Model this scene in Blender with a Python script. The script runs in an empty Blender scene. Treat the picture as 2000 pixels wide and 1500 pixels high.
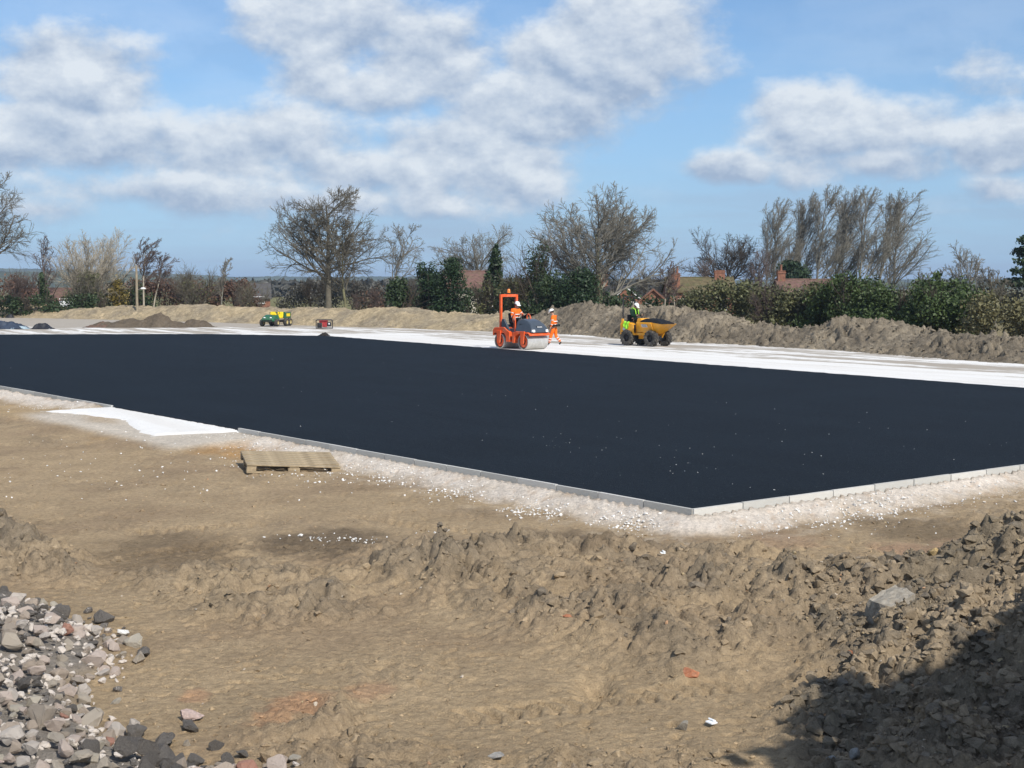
import bpy, bmesh, math, random
import numpy as np
from mathutils import Vector, Matrix
R = math.radians
scene = bpy.context.scene
COL = scene.collection

# ------------------------------------------------------------------ camera
CAM_H, FPX, HOR = 2.93, 2600.0, 560.0
PITCH = math.atan((750 - HOR) / FPX)
cam_d = bpy.data.cameras.new('camera'); cam = bpy.data.objects.new('camera', cam_d); COL.objects.link(cam)
cam.location = (0, 0, CAM_H); cam.rotation_euler = (math.pi/2 - PITCH, 0, 0)
cam_d.sensor_width = 36; cam_d.lens = 36*FPX/2000; cam_d.clip_start = .1; cam_d.clip_end = 20000
scene.camera = cam

# ------------------------------------------------------------------ sun, sky, exposure
SUN_AZ, SUN_EL = R(31), R(42)          # azimuth measured from straight behind the camera towards the right
sun_v = Vector((math.sin(SUN_AZ)*math.cos(SUN_EL), -math.cos(SUN_AZ)*math.cos(SUN_EL), math.sin(SUN_EL)))
sd = bpy.data.lights.new('sun', 'SUN'); sd.energy = 4.9; sd.angle = R(.53); sd.color = (1, .95, .87)
so = bpy.data.objects.new('sun', sd); COL.objects.link(so); so.rotation_euler = sun_v.to_track_quat('Z', 'Y').to_euler()
scene.view_settings.view_transform = 'Standard'; scene.view_settings.look = 'None'
scene.view_settings.exposure = 0; scene.view_settings.gamma = 1; scene.view_settings.use_curve_mapping = False
scene.cycles.use_denoising = True
scene.cycles.max_bounces = 6; scene.cycles.diffuse_bounces = 3; scene.cycles.glossy_bounces = 2
scene.cycles.transparent_max_bounces = 8; scene.cycles.volume_bounces = 0

def nd(nt, typ, **kw):
    n = nt.nodes.new(typ)
    for k, v in kw.items(): setattr(n, k, v)
    return n
def setin(nt, n, i, v):
    if v is None: return
    if isinstance(v, bpy.types.NodeSocket): nt.links.new(v, n.inputs[i])
    else: n.inputs[i].default_value = v
def mth(nt, op, a, b=None, c=None, clamp=False):
    n = nd(nt, 'ShaderNodeMath', operation=op); n.use_clamp = clamp
    setin(nt, n, 0, a); setin(nt, n, 1, b); setin(nt, n, 2, c)
    return n.outputs[0]
def mixc(nt, f, a, b, mode='MIX'):
    n = nd(nt, 'ShaderNodeMix', data_type='RGBA', blend_type=mode)
    setin(nt, n, 0, f)
    for i, v in ((6, a), (7, b)):
        if not isinstance(v, bpy.types.NodeSocket) and len(v) == 3: v = (*v, 1)
        setin(nt, n, i, v)
    return n.outputs[2]
def maprange(nt, v, a, b, c=0., d=1., smooth=True):
    n = nd(nt, 'ShaderNodeMapRange', interpolation_type='SMOOTHSTEP' if smooth else 'LINEAR')
    setin(nt, n, 0, v); setin(nt, n, 1, a); setin(nt, n, 2, b); setin(nt, n, 3, c); setin(nt, n, 4, d)
    return n.outputs[0]
def noise(nt, vec, scale, detail=4, rough=.55, dist=0):
    n = nd(nt, 'ShaderNodeTexNoise'); setin(nt, n, 'Vector', vec)
    n.inputs['Scale'].default_value = scale; n.inputs['Detail'].default_value = detail
    n.inputs['Roughness'].default_value = rough; n.inputs['Distortion'].default_value = dist
    return n.outputs['Fac']
def mapping(nt, vec, scale=(1, 1, 1), loc=(0, 0, 0), rot=(0, 0, 0)):
    n = nd(nt, 'ShaderNodeMapping'); setin(nt, n, 'Vector', vec)
    n.inputs['Scale'].default_value = scale; n.inputs['Location'].default_value = loc; n.inputs['Rotation'].default_value = rot
    return n.outputs[0]

world = bpy.data.worlds.new('World'); scene.world = world; world.use_nodes = True
nt = world.node_tree; nt.nodes.clear()
SKY = .1
sky = nd(nt, 'ShaderNodeTexSky', sky_type='NISHITA'); sky.sun_disc = False
sky.sun_elevation = SUN_EL; sky.sun_rotation = math.pi - SUN_AZ
sky.altitude = 0; sky.air_density = 1.0; sky.dust_density = 0.; sky.ozone_density = 1.2
tc = nd(nt, 'ShaderNodeTexCoord'); dvec = tc.outputs['Generated']
sep = nd(nt, 'ShaderNodeSeparateXYZ'); nt.links.new(dvec, sep.inputs[0]); dx, dy, dz = sep.outputs
az = mth(nt, 'ARCTAN2', dx, dy); el = mth(nt, 'ARCSINE', dz)
# puffy cumulus detail, thinner towards the horizon because the layer is seen edge on
pv = mapping(nt, dvec, (1, 1, 1.6), (.37, .11, .2))
n_big = noise(nt, pv, 7.5, 12, .60, .0)
pv2 = mapping(nt, dvec, (1, 1, 1.6), (.374, .106, .218))
n_off = noise(nt, pv2, 7.5, 8, .60, .0)
relief = mth(nt, 'SUBTRACT', n_big, n_off)
pl = nd(nt, 'ShaderNodeCombineXYZ')
zz = mth(nt, 'ADD', mth(nt, 'MAXIMUM', dz, 0.), .07)
setin(nt, pl, 0, mth(nt, 'DIVIDE', dx, zz)); setin(nt, pl, 1, mth(nt, 'DIVIDE', dy, zz)); pl.inputs[2].default_value = 1.7
n_layer = noise(nt, mapping(nt, pl.outputs[0], (1, 1, 1), (3.1, 7.7, 0)), .62, 8, .6, .2)
CLOUDS = [  # px, py, rx, ry, gain : the cumulus over the site, in pixels of the picture, stored as directions
 (120, 150, 210, 105, 1.2), (200, 190, 150, 80, .95), (680, 60, 200, 125, 1.3), (830, 110, 210, 135, 1.35), (640, 150, 130, 65, .85), (760, 180, 180, 70, 1.1),
 (1060, 110, 140, 85, 1.15), (1180, 120, 230, 150, 1.35), (1290, 90, 150, 115, 1.05), (1040, 215, 250, 120, 1.25), (900, 280, 240, 90, 1.0), (1000, 320, 180, 80, 1.05),
 (1560, 220, 110, 60, 1.0), (1660, 250, 200, 100, 1.0), (1700, 330, 180, 50, .7), (1945, 300, 110, 75, 1.1), (1950, 385, 110, 40, .7), (1400, 335, 100, 40, 1.0), (1900, 150, 150, 60, .5),
 (1040, 345, 90, 30, .8), (230, 290, 260, 80, .78), (60, 275, 180, 80, .8), (520, 285, 280, 90, .8), (700, 335, 280, 70, .82), (300, 385, 320, 55, .66), (620, 395, 280, 50, .66), (120, 420, 240, 40, .5)]
bm_, tm_ = -9., 0.
for px, py, rx, ry, g in CLOUDS:
    ac, ec = math.atan((px-1000)/FPX), math.atan((HOR-py)/FPX)
    u = mth(nt, 'MULTIPLY', mth(nt, 'SUBTRACT', az, ac), FPX/rx); v = mth(nt, 'MULTIPLY', mth(nt, 'SUBTRACT', el, ec), FPX/ry)
    q = mth(nt, 'SQRT', mth(nt, 'ADD', mth(nt, 'MULTIPLY', u, u), mth(nt, 'MULTIPLY', v, v)))
    b = mth(nt, 'MULTIPLY', mth(nt, 'SUBTRACT', 1., q), g)
    if isinstance(bm_, float): bm_, tm_ = b, v
    else:
        k = maprange(nt, mth(nt, 'SUBTRACT', b, bm_), -.25, .25)
        tm_ = mth(nt, 'ADD', mth(nt, 'MULTIPLY', v, k), mth(nt, 'MULTIPLY', tm_, mth(nt, 'SUBTRACT', 1., k)))
        bm_ = mth(nt, 'SMOOTH_MAX', bm_, b, .12)
bm_ = mth(nt, 'MAXIMUM', bm_, -.6)
dens = mth(nt, 'ADD', bm_, mth(nt, 'MULTIPLY', mth(nt, 'SUBTRACT', n_big, .495), 3.2))
lay = mth(nt, 'MULTIPLY', mth(nt, 'SUBTRACT', n_layer, .50), 3.0)
# the broken layer carries on over the whole sky, thickened above the view for less blue skylight, behind the picture's own clouds
a1 = maprange(nt, dens, -.18, .58)
a2 = mth(nt, 'MULTIPLY', maprange(nt, lay, -.55, .75), mth(nt, 'ADD', mth(nt, 'ADD', .26, maprange(nt, dz, .02, .13, .38, 0.)), maprange(nt, dz, .2, .4, 0., .5)))
alpha = mth(nt, 'MAXIMUM', a1, a2)
sh = mth(nt, 'ADD', mth(nt, 'MULTIPLY', tm_, .50), mth(nt, 'MULTIPLY', relief, 5.0))
sh = mth(nt, 'ADD', sh, mth(nt, 'MULTIPLY', mth(nt, 'SUBTRACT', n_big, .5), .5))
shade = mth(nt, 'ADD', sh, .50, clamp=True)
ccol = mixc(nt, shade, (.37/SKY, .465/SKY, .62/SKY), (.80/SKY, .85/SKY, .90/SKY))
alpha = mth(nt, 'MULTIPLY', alpha, .93)
# low air close to the horizon
skyc = mixc(nt, 1., sky.outputs[0], (.80, 1.02, 1.26), 'MULTIPLY')
air = mth(nt, 'MULTIPLY', mth(nt, 'POWER', maprange(nt, dz, 0., .30, 1., 0., False), 1.6), .85)
skyc = mixc(nt, air, skyc, (.285/SKY, .475/SKY, .760/SKY))
col = mixc(nt, alpha, skyc, ccol)
bg = nd(nt, 'ShaderNodeBackground'); nt.links.new(col, bg.inputs[0]); bg.inputs[1].default_value = SKY
out = nd(nt, 'ShaderNodeOutputWorld'); nt.links.new(bg.outputs[0], out.inputs[0])

# ------------------------------------------------------------------ helpers
def ray(px, py):
    u, v = (px-1000)/FPX, (750-py)/FPX
    return (u, math.cos(PITCH)+v*math.sin(PITCH), -math.sin(PITCH)+v*math.cos(PITCH))
def W(px, py, z=0.):
    d = ray(px, py); t = (z-CAM_H)/d[2]
    return (d[0]*t, d[1]*t, z)
def D(px, py, Y):
    d = ray(px, py); t = Y/d[1]
    return (d[0]*t, Y, CAM_H+d[2]*t)
def tag(o, label=None, cat=None, group=None, kind=None):
    if label: o['label'] = label
    if cat: o['category'] = cat
    if group: o['group'] = group
    if kind: o['kind'] = kind
    return o
def empty(name, loc, rz=0, label=None, cat=None, group=None, kind=None):
    o = bpy.data.objects.new(name, None); COL.objects.link(o); o.empty_display_size = .2
    o.location = loc; o.rotation_euler = (0, 0, rz)
    return tag(o, label, cat, group, kind)
def link(name, me, mat=None, parent=None, loc=None):
    o = bpy.data.objects.new(name, me); COL.objects.link(o)
    if mat is not None and not me.materials: me.materials.append(mat)
    if parent is not None: o.parent = parent
    if loc is not None: o.location = loc
    return o
def np_mesh(name, V, F, smooth=False, colors=None):
    """V (n,3), F (m,3|4) int arrays"""
    me = bpy.data.meshes.new(name); V = np.ascontiguousarray(V, np.float32); F = np.ascontiguousarray(F, np.int32)
    k = F.shape[1]
    me.vertices.add(len(V)); me.vertices.foreach_set('co', V.ravel())
    me.loops.add(F.size); me.loops.foreach_set('vertex_index', F.ravel())
    me.polygons.add(len(F)); me.polygons.foreach_set('loop_start', np.arange(0, F.size, k, dtype=np.int32))
    me.polygons.foreach_set('loop_total', np.full(len(F), k, np.int32))
    me.polygons.foreach_set('use_smooth', np.full(len(F), smooth, bool))
    if colors is not None:
        a = me.color_attributes.new('col', 'FLOAT_COLOR', 'POINT')
        c = np.ones((len(V), 4), np.float32); c[:, :3] = colors
        a.data.foreach_set('color', c.ravel())
    me.update(calc_edges=True)
    return me

class MB:
    def __init__(s): s.V = []; s.F = []; s.M = Matrix.Identity(4)
    def add(s, vs, fs):
        o = len(s.V); s.V += [tuple(s.M @ Vector(v)) for v in vs]; s.F += [[i+o for i in f] for f in fs]; return s
    def box(s, c, d, rot=None):
        x, y, z = d[0]/2, d[1]/2, d[2]/2; m = rot or Matrix.Identity(3); c = Vector(c)
        vs = [c + m @ Vector((a*x, b*y, e*z)) for a in (-1, 1) for b in (-1, 1) for e in (-1, 1)]
        return s.add(vs, [[0,1,3,2],[4,6,7,5],[0,4,5,1],[2,3,7,6],[0,2,6,4],[1,5,7,3]])
    def prism(s, poly, y0, y1, y0b=None, y1b=None):
        """(x,z) outline run across y; poly entries may carry a third value: half-width factor"""
        n = len(poly); vs = []
        cy, hw = (y0+y1)/2, (y1-y0)/2
        for sgn in (-1, 1):
            for p in poly: vs.append((p[0], cy+sgn*hw*(p[2] if len(p) > 2 else 1), p[1]))
        fs = [list(range(n)), list(range(2*n-1, n-1, -1))] + [[i, i+n, (i+1) % n+n, (i+1) % n] for i in range(n)]
        return s.add(vs, fs)
    def cyl(s, p0, p1, r, n=12, r2=None, caps=True):
        p0, p1 = Vector(p0), Vector(p1); r2 = r if r2 is None else r2
        q = (p1-p0).to_track_quat('Z', 'Y'); vs = []
        for p, rr in ((p0, r), (p1, r2)):
            for i in range(n):
                a = 2*math.pi*i/n; vs.append(p + q @ Vector((rr*math.cos(a), rr*math.sin(a), 0)))
        fs = [[i, (i+1) % n, (i+1) % n+n, i+n] for i in range(n)]
        if caps: fs += [list(range(n-1, -1, -1)), list(range(n, 2*n))]
        return s.add(vs, fs)
    def tube(s, path, r, n=8):
        for a, b in zip(path[:-1], path[1:]): s.cyl(a, b, r, n)
        for p in path[1:-1]: s.ball(p, r*1.01, 6)
        return s
    def ball(s, c, r, n=8, sc=(1, 1, 1)):
        vs = []; m = max(3, n//2); c = Vector(c)
        for j in range(m+1):
            t = math.pi*j/m
            for i in range(n):
                a = 2*math.pi*i/n
                vs.append(c + Vector((r*math.sin(t)*math.cos(a)*sc[0], r*math.sin(t)*math.sin(a)*sc[1], r*math.cos(t)*sc[2])))
        return s.add(vs, [[j*n+i, (j+1)*n+i, (j+1)*n+(i+1) % n, j*n+(i+1) % n] for j in range(m) for i in range(n)])
    def lathe(s, prof, o=(0, 0, 0), axis='y', n=24):
        """prof [(r,h)] turned about axis through o"""
        vs = []; o = Vector(o)
        for r, h in prof:
            for i in range(n):
                a = 2*math.pi*i/n; c, d = r*math.cos(a), r*math.sin(a)
                vs.append(o + Vector((c, h, d) if axis == 'y' else (c, d, h)))
        k = len(prof)
        return s.add(vs, [[j*n+i, j*n+(i+1) % n, (j+1)*n+(i+1) % n, (j+1)*n+i] for j in range(k-1) for i in range(n)])
    def build(s, name, mat, parent=None, bevel=0, smooth=False, loc=None):
        me = bpy.data.meshes.new(name); me.from_pydata(s.V, [], s.F); me.update()
        bm = bmesh.new(); bm.from_mesh(me); bmesh.ops.remove_doubles(bm, verts=bm.verts, dist=1e-5)
        bmesh.ops.recalc_face_normals(bm, faces=bm.faces); bm.to_mesh(me); bm.free()
        if smooth:
            for p in me.polygons: p.use_smooth = True
            me.set_sharp_from_angle(angle=R(38))
        o = link(name, me, mat, parent, loc)
        if bevel:
            b = o.modifiers.new('bevel', 'BEVEL'); b.width = bevel; b.segments = 2; b.limit_method = 'ANGLE'; b.angle_limit = R(35)
        return o

# numpy noises
_T = np.random.default_rng(1234); _TB = _T.random((32, 256, 256)).astype(np.float32); _TC, _TS = np.cos(_TB*2*np.pi), np.sin(_TB*2*np.pi)
def _h(ix, iy, seed): return _TB[seed % 32][ix.astype(np.int32) & 255, iy.astype(np.int32) & 255]
def gnoise(x, y, seed=0):
    ix, iy = np.floor(x), np.floor(y); fx, fy = (x-ix).astype(np.float32), (y-iy).astype(np.float32)
    u, v = fx*fx*fx*(fx*(fx*6-15)+10), fy*fy*fy*(fy*(fy*6-15)+10)
    a0 = (ix.astype(np.int32)+37*seed) & 255; b0 = (iy.astype(np.int32)+91*seed) & 255; a1, b1 = (a0+1) & 255, (b0+1) & 255; C, S = _TC[seed % 32].ravel(), _TS[seed % 32].ravel()
    def g(a, b, dx, dy):
        k = a*256+b; return C[k]*dx+S[k]*dy
    n0 = g(a0, b0, fx, fy)*(1-u)+g(a1, b0, fx-1, fy)*u; n1 = g(a0, b1, fx, fy-1)*(1-u)+g(a1, b1, fx-1, fy-1)*u
    return (n0*(1-v)+n1*v)*1.5
def fbm(x, y, o=4, seed=0, gain=.5):
    s = 0; a = 1; t = 0
    for i in range(o):
        s = s+a*gnoise(x, y, seed+i*17); t += a; a *= gain; x, y = x*2.03+5.1, y*2.03+1.7
    return s/t
def worley(x, y, seed=0):
    ix, iy = np.floor(x), np.floor(y); f1 = np.full(x.shape, 9., np.float32); f2 = f1.copy(); cid = np.zeros(x.shape, np.float32); tl = cid.copy()
    for a in (-1, 0, 1):
        for b in (-1, 0, 1):
            px = ix+a+_h(ix+a, iy+b, seed); py = iy+b+_h(ix+a, iy+b, seed+7); dx, dy = x-px, y-py
            d = np.hypot(dx, dy); c = _h(ix+a, iy+b, seed+13); an = _h(ix+a, iy+b, seed+19)*6.283
            m = d < f1
            f2 = np.where(m, f1, np.minimum(f2, d)); cid = np.where(m, c, cid); tl = np.where(m, np.cos(an)*dx+np.sin(an)*dy, tl); f1 = np.where(m, d, f1)
    return f1, f2, cid, tl
def sstep(a, b, x):
    t = np.clip((x-a)/(b-a), 0, 1); return t*t*(3-2*t)
def clods(x, y, s, seed):
    """irregular lumps about s metres wide with gaps between: 0..1"""
    wx = x+.35*s*fbm(x/s*.9, y/s*.9, 2, seed+3); wy = y+.35*s*fbm(x/s*.9+9, y/s*.9+4, 2, seed+5)
    f1, f2, c, tl = worley(wx/s, wy/s, seed)
    return np.clip(1-(f1/.95)**3, 0, 1)*(.2+.6*c+.55*tl)*sstep(0, .3, f2-f1), c
def billow(x, y, seed, o=4, gain=.55):
    s = 0; a = 1; wx = x+.25*gnoise(x*1.3, y*1.3, seed+2); wy = y+.25*gnoise(x*1.3+7, y*1.3+3, seed+3)
    for i in range(o):
        s = s+a*np.abs(gnoise(wx, wy, seed+i*5)); a *= gain; wx, wy = wx*2.07+3.3, wy*2.07+1.9
    return s
def sdist(x, y, poly):
    """signed distance to a polygon, positive inside"""
    d = np.full(x.shape, 1e9); ins = np.zeros(x.shape, bool); n = len(poly)
    for i in range(n):
        ax, ay = poly[i][:2]; bx, by = poly[(i+1) % n][:2]; ex, ey = bx-ax, by-ay
        t = np.clip(((x-ax)*ex+(y-ay)*ey)/(ex*ex+ey*ey+1e-12), 0, 1)
        d = np.minimum(d, np.hypot(x-ax-t*ex, y-ay-t*ey))
        c = (ay > y) != (by > y)
        ins ^= c & (x < (bx-ax)*(y-ay)/(by-ay if by != ay else 1e-9)+ax)
    return np.where(ins, d, -d)

# ------------------------------------------------------------------ materials
def mat_new(name):
    m = bpy.data.materials.new(name); m.use_nodes = True; t = m.node_tree
    return m, t, t.nodes['Principled BSDF']
def mat_plain(name, col, rough=.6, metal=0, var=.15, scale=6, spec=.4, dirt=None, dirt_amt=.4, bump=0, bscale=60):
    m, t, p = mat_new(name); c = nd(t, 'ShaderNodeTexCoord')
    n = noise(t, c.outputs['Object'], scale, 5, .6)
    a = tuple(min(1, x*(1-var)) for x in col); b = tuple(min(1, x*(1+var)) for x in col)
    k = mixc(t, maprange(t, n, .3, .7), a, b)
    if dirt:
        n2 = noise(t, c.outputs['Object'], scale*.7, 6, .65, .4)
        k = mixc(t, mth(t, 'MULTIPLY', maprange(t, n2, .45, .7), dirt_amt), k, dirt)
    setin(t, p, 'Base Color', k); p.inputs['Roughness'].default_value = rough; p.inputs['Metallic'].default_value = metal
    p.inputs['Specular IOR Level'].default_value = spec
    if bump:
        bn = nd(t, 'ShaderNodeBump'); bn.inputs['Strength'].default_value = bump; bn.inputs['Distance'].default_value = .02
        setin(t, bn, 'Height', noise(t, c.outputs['Object'], bscale, 5, .6)); setin(t, p, 'Normal', bn.outputs[0])
    return m
def mat_earth(name, fine=45, bstr=1., bdist=.034, mult=1., grit=True):
    """vertex colours carry the soil's own colours; grain and pebbles come from noise"""
    m, t, p = mat_new(name)
    at = nd(t, 'ShaderNodeAttribute', attribute_name='col'); g = nd(t, 'ShaderNodeNewGeometry').outputs['Position']
    n1 = noise(t, g, 1.3, 5, .6); n2 = noise(t, g, fine*.3, 8, .74); n3 = noise(t, g, fine*1.6, 3, .6)
    v = mth(t, 'MULTIPLY', maprange(t, n1, .25, .75, .84*mult, 1.14*mult, False), maprange(t, n2, .3, .7, .66, 1.27, False))
    v = mth(t, 'MULTIPLY', v, maprange(t, n3, .3, .7, .84, 1.15, False))
    vv = nd(t, 'ShaderNodeCombineXYZ')
    for i in range(3): setin(t, vv, i, v)
    k = mixc(t, 1., at.outputs['Color'], vv.outputs[0], 'MULTIPLY')
    setin(t, p, 'Base Color', k); p.inputs['Roughness'].default_value = 1; p.inputs['Specular IOR Level'].default_value = .12
    n4 = noise(t, g, fine*.55, 9, .72, 0)
    hsum = mth(t, 'ADD', mth(t, 'ADD', n2, mth(t, 'MULTIPLY', n3, .4)), mth(t, 'MULTIPLY', n4, .6))
    bn = nd(t, 'ShaderNodeBump'); bn.inputs['Strength'].default_value = bstr; bn.inputs['Distance'].default_value = bdist
    setin(t, bn, 'Height', hsum); setin(t, p, 'Normal', bn.outputs[0])
    return m
M = {}
M['earth'] = mat_earth('bare_earth')
M['bank'] = mat_earth('bank_earth', 14, 1., .14)
def mk_asphalt():
    m, t, p = mat_new('fresh_tarmac'); g = nd(t, 'ShaderNodeNewGeometry').outputs['Position']
    v = nd(t, 'ShaderNodeTexVoronoi'); setin(t, v, 'Vector', g); v.inputs['Scale'].default_value = 55
    n = noise(t, g, .35, 5, .6); n2 = noise(t, g, 34, 4, .7); n4 = noise(t, mapping(t, mapping(t, g, rot=(0, 0, R(58))), (.05, .8, 1)), 1.1, 4, .6)
    k = mixc(t, maprange(t, n, .3, .7), (.0020, .0058, .0108), (.0038, .0088, .0152))
    k = mixc(t, mth(t, 'MULTIPLY', maprange(t, n4, .45, .7), .5), k, (.0060, .0115, .0185))
    k = mixc(t, maprange(t, n2, .55, .80), k, (.050, .062, .070))
    n5 = noise(t, g, 9, 9, .85); k = mixc(t, mth(t, 'MULTIPLY', maprange(t, n5, .53, .66), .75), k, (.026, .033, .041)); k = mixc(t, mth(t, 'MULTIPLY', maprange(t, n5, .47, .36), .7), k, (.0025, .004, .006))
    sp = nd(t, 'ShaderNodeTexVoronoi'); setin(t, sp, 'Vector', g); sp.inputs['Scale'].default_value = 9
    k = mixc(t, maprange(t, sp.outputs['Distance'], .09, .03), k, (.16, .17, .17))
    setin(t, p, 'Base Color', k); p.inputs['Roughness'].default_value = .82; p.inputs['Specular IOR Level'].default_value = .20
    b = nd(t, 'ShaderNodeBump'); b.inputs['Strength'].default_value = .9; b.inputs['Distance'].default_value = .012
    setin(t, b, 'Height', mth(t, 'ADD', v.outputs['Distance'], mth(t, 'MULTIPLY', n5, 2.))); setin(t, p, 'Normal', b.outputs[0])
    return m
M['asphalt'] = mk_asphalt()
def mk_base():
    """crushed white stone with mud trodden and tracked over it"""
    m, t, p = mat_new('crushed_white_stone'); g = nd(t, 'ShaderNodeNewGeometry').outputs['Position']
    at = nd(t, 'ShaderNodeAttribute', attribute_name='col')     # red channel: how much mud lies here
    sx = nd(t, 'ShaderNodeSeparateColor'); nt_l = t.links.new(at.outputs['Color'], sx.inputs[0])
    st = noise(t, mapping(t, mapping(t, g, rot=(0, 0, R(58))), (.05, .42, 1)), 2.0, 8, .64, .35)
    f = noise(t, g, 1.4, 6, .65); n2 = noise(t, g, 30, 4, .6)
    mud = maprange(t, mth(t, 'ADD', mth(t, 'ADD', st, mth(t, 'MULTIPLY', mth(t, 'SUBTRACT', f, .5), .35)), sx.outputs[0]), .98, 1.12)
    w = mixc(t, n2, (.66, .645, .61), (.86, .85, .82)); w = mixc(t, mth(t, 'MULTIPLY', maprange(t, st, .4, .6), .35), w, (.60, .56, .50))
    s = mixc(t, f, (.24, .205, .16), (.44, .39, .325))
    k = mixc(t, mth(t, 'MULTIPLY', mud, .88), w, s)
    setin(t, p, 'Base Color', k); p.inputs['Roughness'].default_value = 1; p.inputs['Specular IOR Level'].default_value = .1
    b = nd(t, 'ShaderNodeBump'); b.inputs['Strength'].default_value = .6; b.inputs['Distance'].default_value = .03
    setin(t, b, 'Height', n2); setin(t, p, 'Normal', b.outputs[0])
    return m
M['base'] = mk_base()
M['concrete_plain'] = mat_plain('pale_concrete', (.54, .55, .52), .95, 0, .22, 5, .2, (.40, .40, .36), .6, .5, 70)
def mk_rand(name, stops, rough=.95, bump=.8, bscale=50, speck=None):
    m, t, p = mat_new(name); oi = nd(t, 'ShaderNodeObjectInfo'); c = nd(t, 'ShaderNodeTexCoord').outputs['Object']
    r = nd(t, 'ShaderNodeValToRGB'); r.color_ramp.interpolation = 'CONSTANT'
    for i, (pos, cc) in enumerate(stops):
        e = r.color_ramp.elements[i] if i < 2 else r.color_ramp.elements.new(pos)
        e.position = pos; e.color = (*cc, 1)
    setin(t, r, 0, oi.outputs['Random'])
    n = noise(t, c, 14, 6, .65); n2 = noise(t, c, 70, 3, .6)
    k = mixc(t, mth(t, 'MULTIPLY', n, .45), r.outputs[0], mixc(t, n2, (.66, .58, .49), (.36, .30, .23)))
    if speck: k = mixc(t, maprange(t, n2, .58, .68), k, speck)
    setin(t, p, 'Base Color', k); p.inputs['Roughness'].default_value = rough; p.inputs['Specular IOR Level'].default_value = .2
    b = nd(t, 'ShaderNodeBump'); b.inputs['Strength'].default_value = bump; b.inputs['Distance'].default_value = .02
    setin(t, b, 'Height', mth(t, 'ADD', n2, n)); setin(t, p, 'Normal', b.outputs[0])
    return m
M['rubble'] = mk_rand('broken_concrete', [(0, (.48, .39, .31)), (.18, (.60, .54, .48)), (.38, (.46, .40, .32)), (.55, (.62, .51, .44)), (.72, (.38, .32, .26)), (.85, (.52, .47, .38)), (.96, (.46, .20, .14))])
M['concrete'] = mk_rand('kerb_concrete', [(0, (.55, .56, .53)), (.25, (.48, .49, .47)), (.5, (.60, .60, .57)), (.75, (.44, .45, .43))], .95, .5, 60)
M['tar_lump'] = mk_rand('broken_tarmac', [(0, (.085, .083, .082)), (.5, (.05, .05, .052)), (.8, (.13, .125, .12))], .9, 1., 60, (.42, .40, .38))
M['whitestone'] = mat_plain('white_limestone', (.74, .73, .70), .95, 0, .15, 9, .2, (.5, .45, .38), .4, .5, 40)
M['clod'] = mat_earth('earth_clod', 60, .8, .02)
# ------------------------------------------------------------------ layout of the new car park
rng = np.random.default_rng(5)
KA = np.array(W(1355, 998)[:2]); KL = np.array(W(0, 755)[:2]); KR = np.array(W(2000, 910)[:2])
uL = (KL-KA)/np.linalg.norm(KL-KA); uR = (KR-KA)/np.linalg.norm(KR-KA)
nL = np.array((-uL[1], uL[0])); nL = nL if nL[1] < 0 else -nL
nR = np.array((uR[1], -uR[0])); nR = nR if nR[1] < 0 else -nR
def s_left(px, py): return float(np.dot(np.array(W(px, py)[:2])-KA, uL))
S1, S2 = s_left(440, 838), s_left(208, 795)          # the gap in the left kerb
FE0, FE1 = np.array(W(640, 656)[:2]), np.array(W(2000, 757)[:2])
uF = (FE1-FE0)/np.linalg.norm(FE1-FE0)
PAD = [tuple(KA), tuple(KA+uR*21.5), tuple(FE1+uF*7.5), tuple(FE1), tuple(FE0), W(400, 652)[:2], W(0, 653)[:2], W(-330, 655)[:2], tuple(KA+uL*52)]

def kerb_out(x, y):
    a = (x-KA[0])*nL[0]+(y-KA[1])*nL[1]; b = (x-KA[0])*nR[0]+(y-KA[1])*nR[1]
    return np.where((a > 0) & (b > 0), np.hypot(a, b), np.maximum(a, b))
def pxpoly(pts, z=-.2): return [W(a, b, z)[:2] for a, b in pts]
P_RIDGE = pxpoly([(660, 1078), (830, 1066), (1000, 1058), (1300, 1075), (1560, 1075), (1640, 1240), (1500, 1310), (1330, 1330), (1150, 1290), (1020, 1262), (900, 1210), (760, 1170), (640, 1120)])
P_HEAP = pxpoly([(1500, 1100), (1560, 1075), (1700, 1080), (1790, 1100), (1880, 1050), (2150, 1000), (2600, 1000), (2900, 1500), (1500, 1520), (1520, 1440), (1470, 1330), (1560, 1240)], 0)
P_LEFT = pxpoly([(-200, 985), (20, 1005), (110, 1055), (200, 1095), (185, 1135), (80, 1140), (-200, 1130)])
P_MID = pxpoly([(200, 1110), (520, 1095), (700, 1125), (800, 1200), (520, 1240), (330, 1200)])
P_BOT = pxpoly([(480, 1380), (720, 1340), (760, 1420), (900, 1470), (1500, 1455), (1500, 1560), (420, 1560)])
P_CLAY = pxpoly([(150, 812), (205, 800), (245, 812), (240, 840), (160, 834)])
P_RUB = pxpoly([(-260, 1120), (0, 1150), (110, 1180), (215, 1228), (205, 1290), (150, 1310), (165, 1370), (230, 1425), (330, 1455), (400, 1480), (560, 1490), (640, 1580), (-300, 1580)], -.1)
HEAPS = [(6.0, 13.3, .95, 1.25, 1.5), (4.55, 13.3, .25, .7, .7), (3.35, 13.3, .34, .62, .6), (7.0, 10.8, 1.15, 2.0, 1.8), (4.0, 10.9, .35, 1.0, 1.3), (12., 8., 2.0, 2.4, 2.4), (3.0, 8.2, .18, .9, 1.0)]
AP_LIFT = [(*W(330, 858, -.15)[:2], 1.6), (*W(200, 832, -.15)[:2], 1.4), (*W(100, 806, -.15)[:2], 1.6)]
PITS = [W(1010, 1048, -.15), W(1165, 1310, -.1), W(1030, 1050, -.15)]

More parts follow.
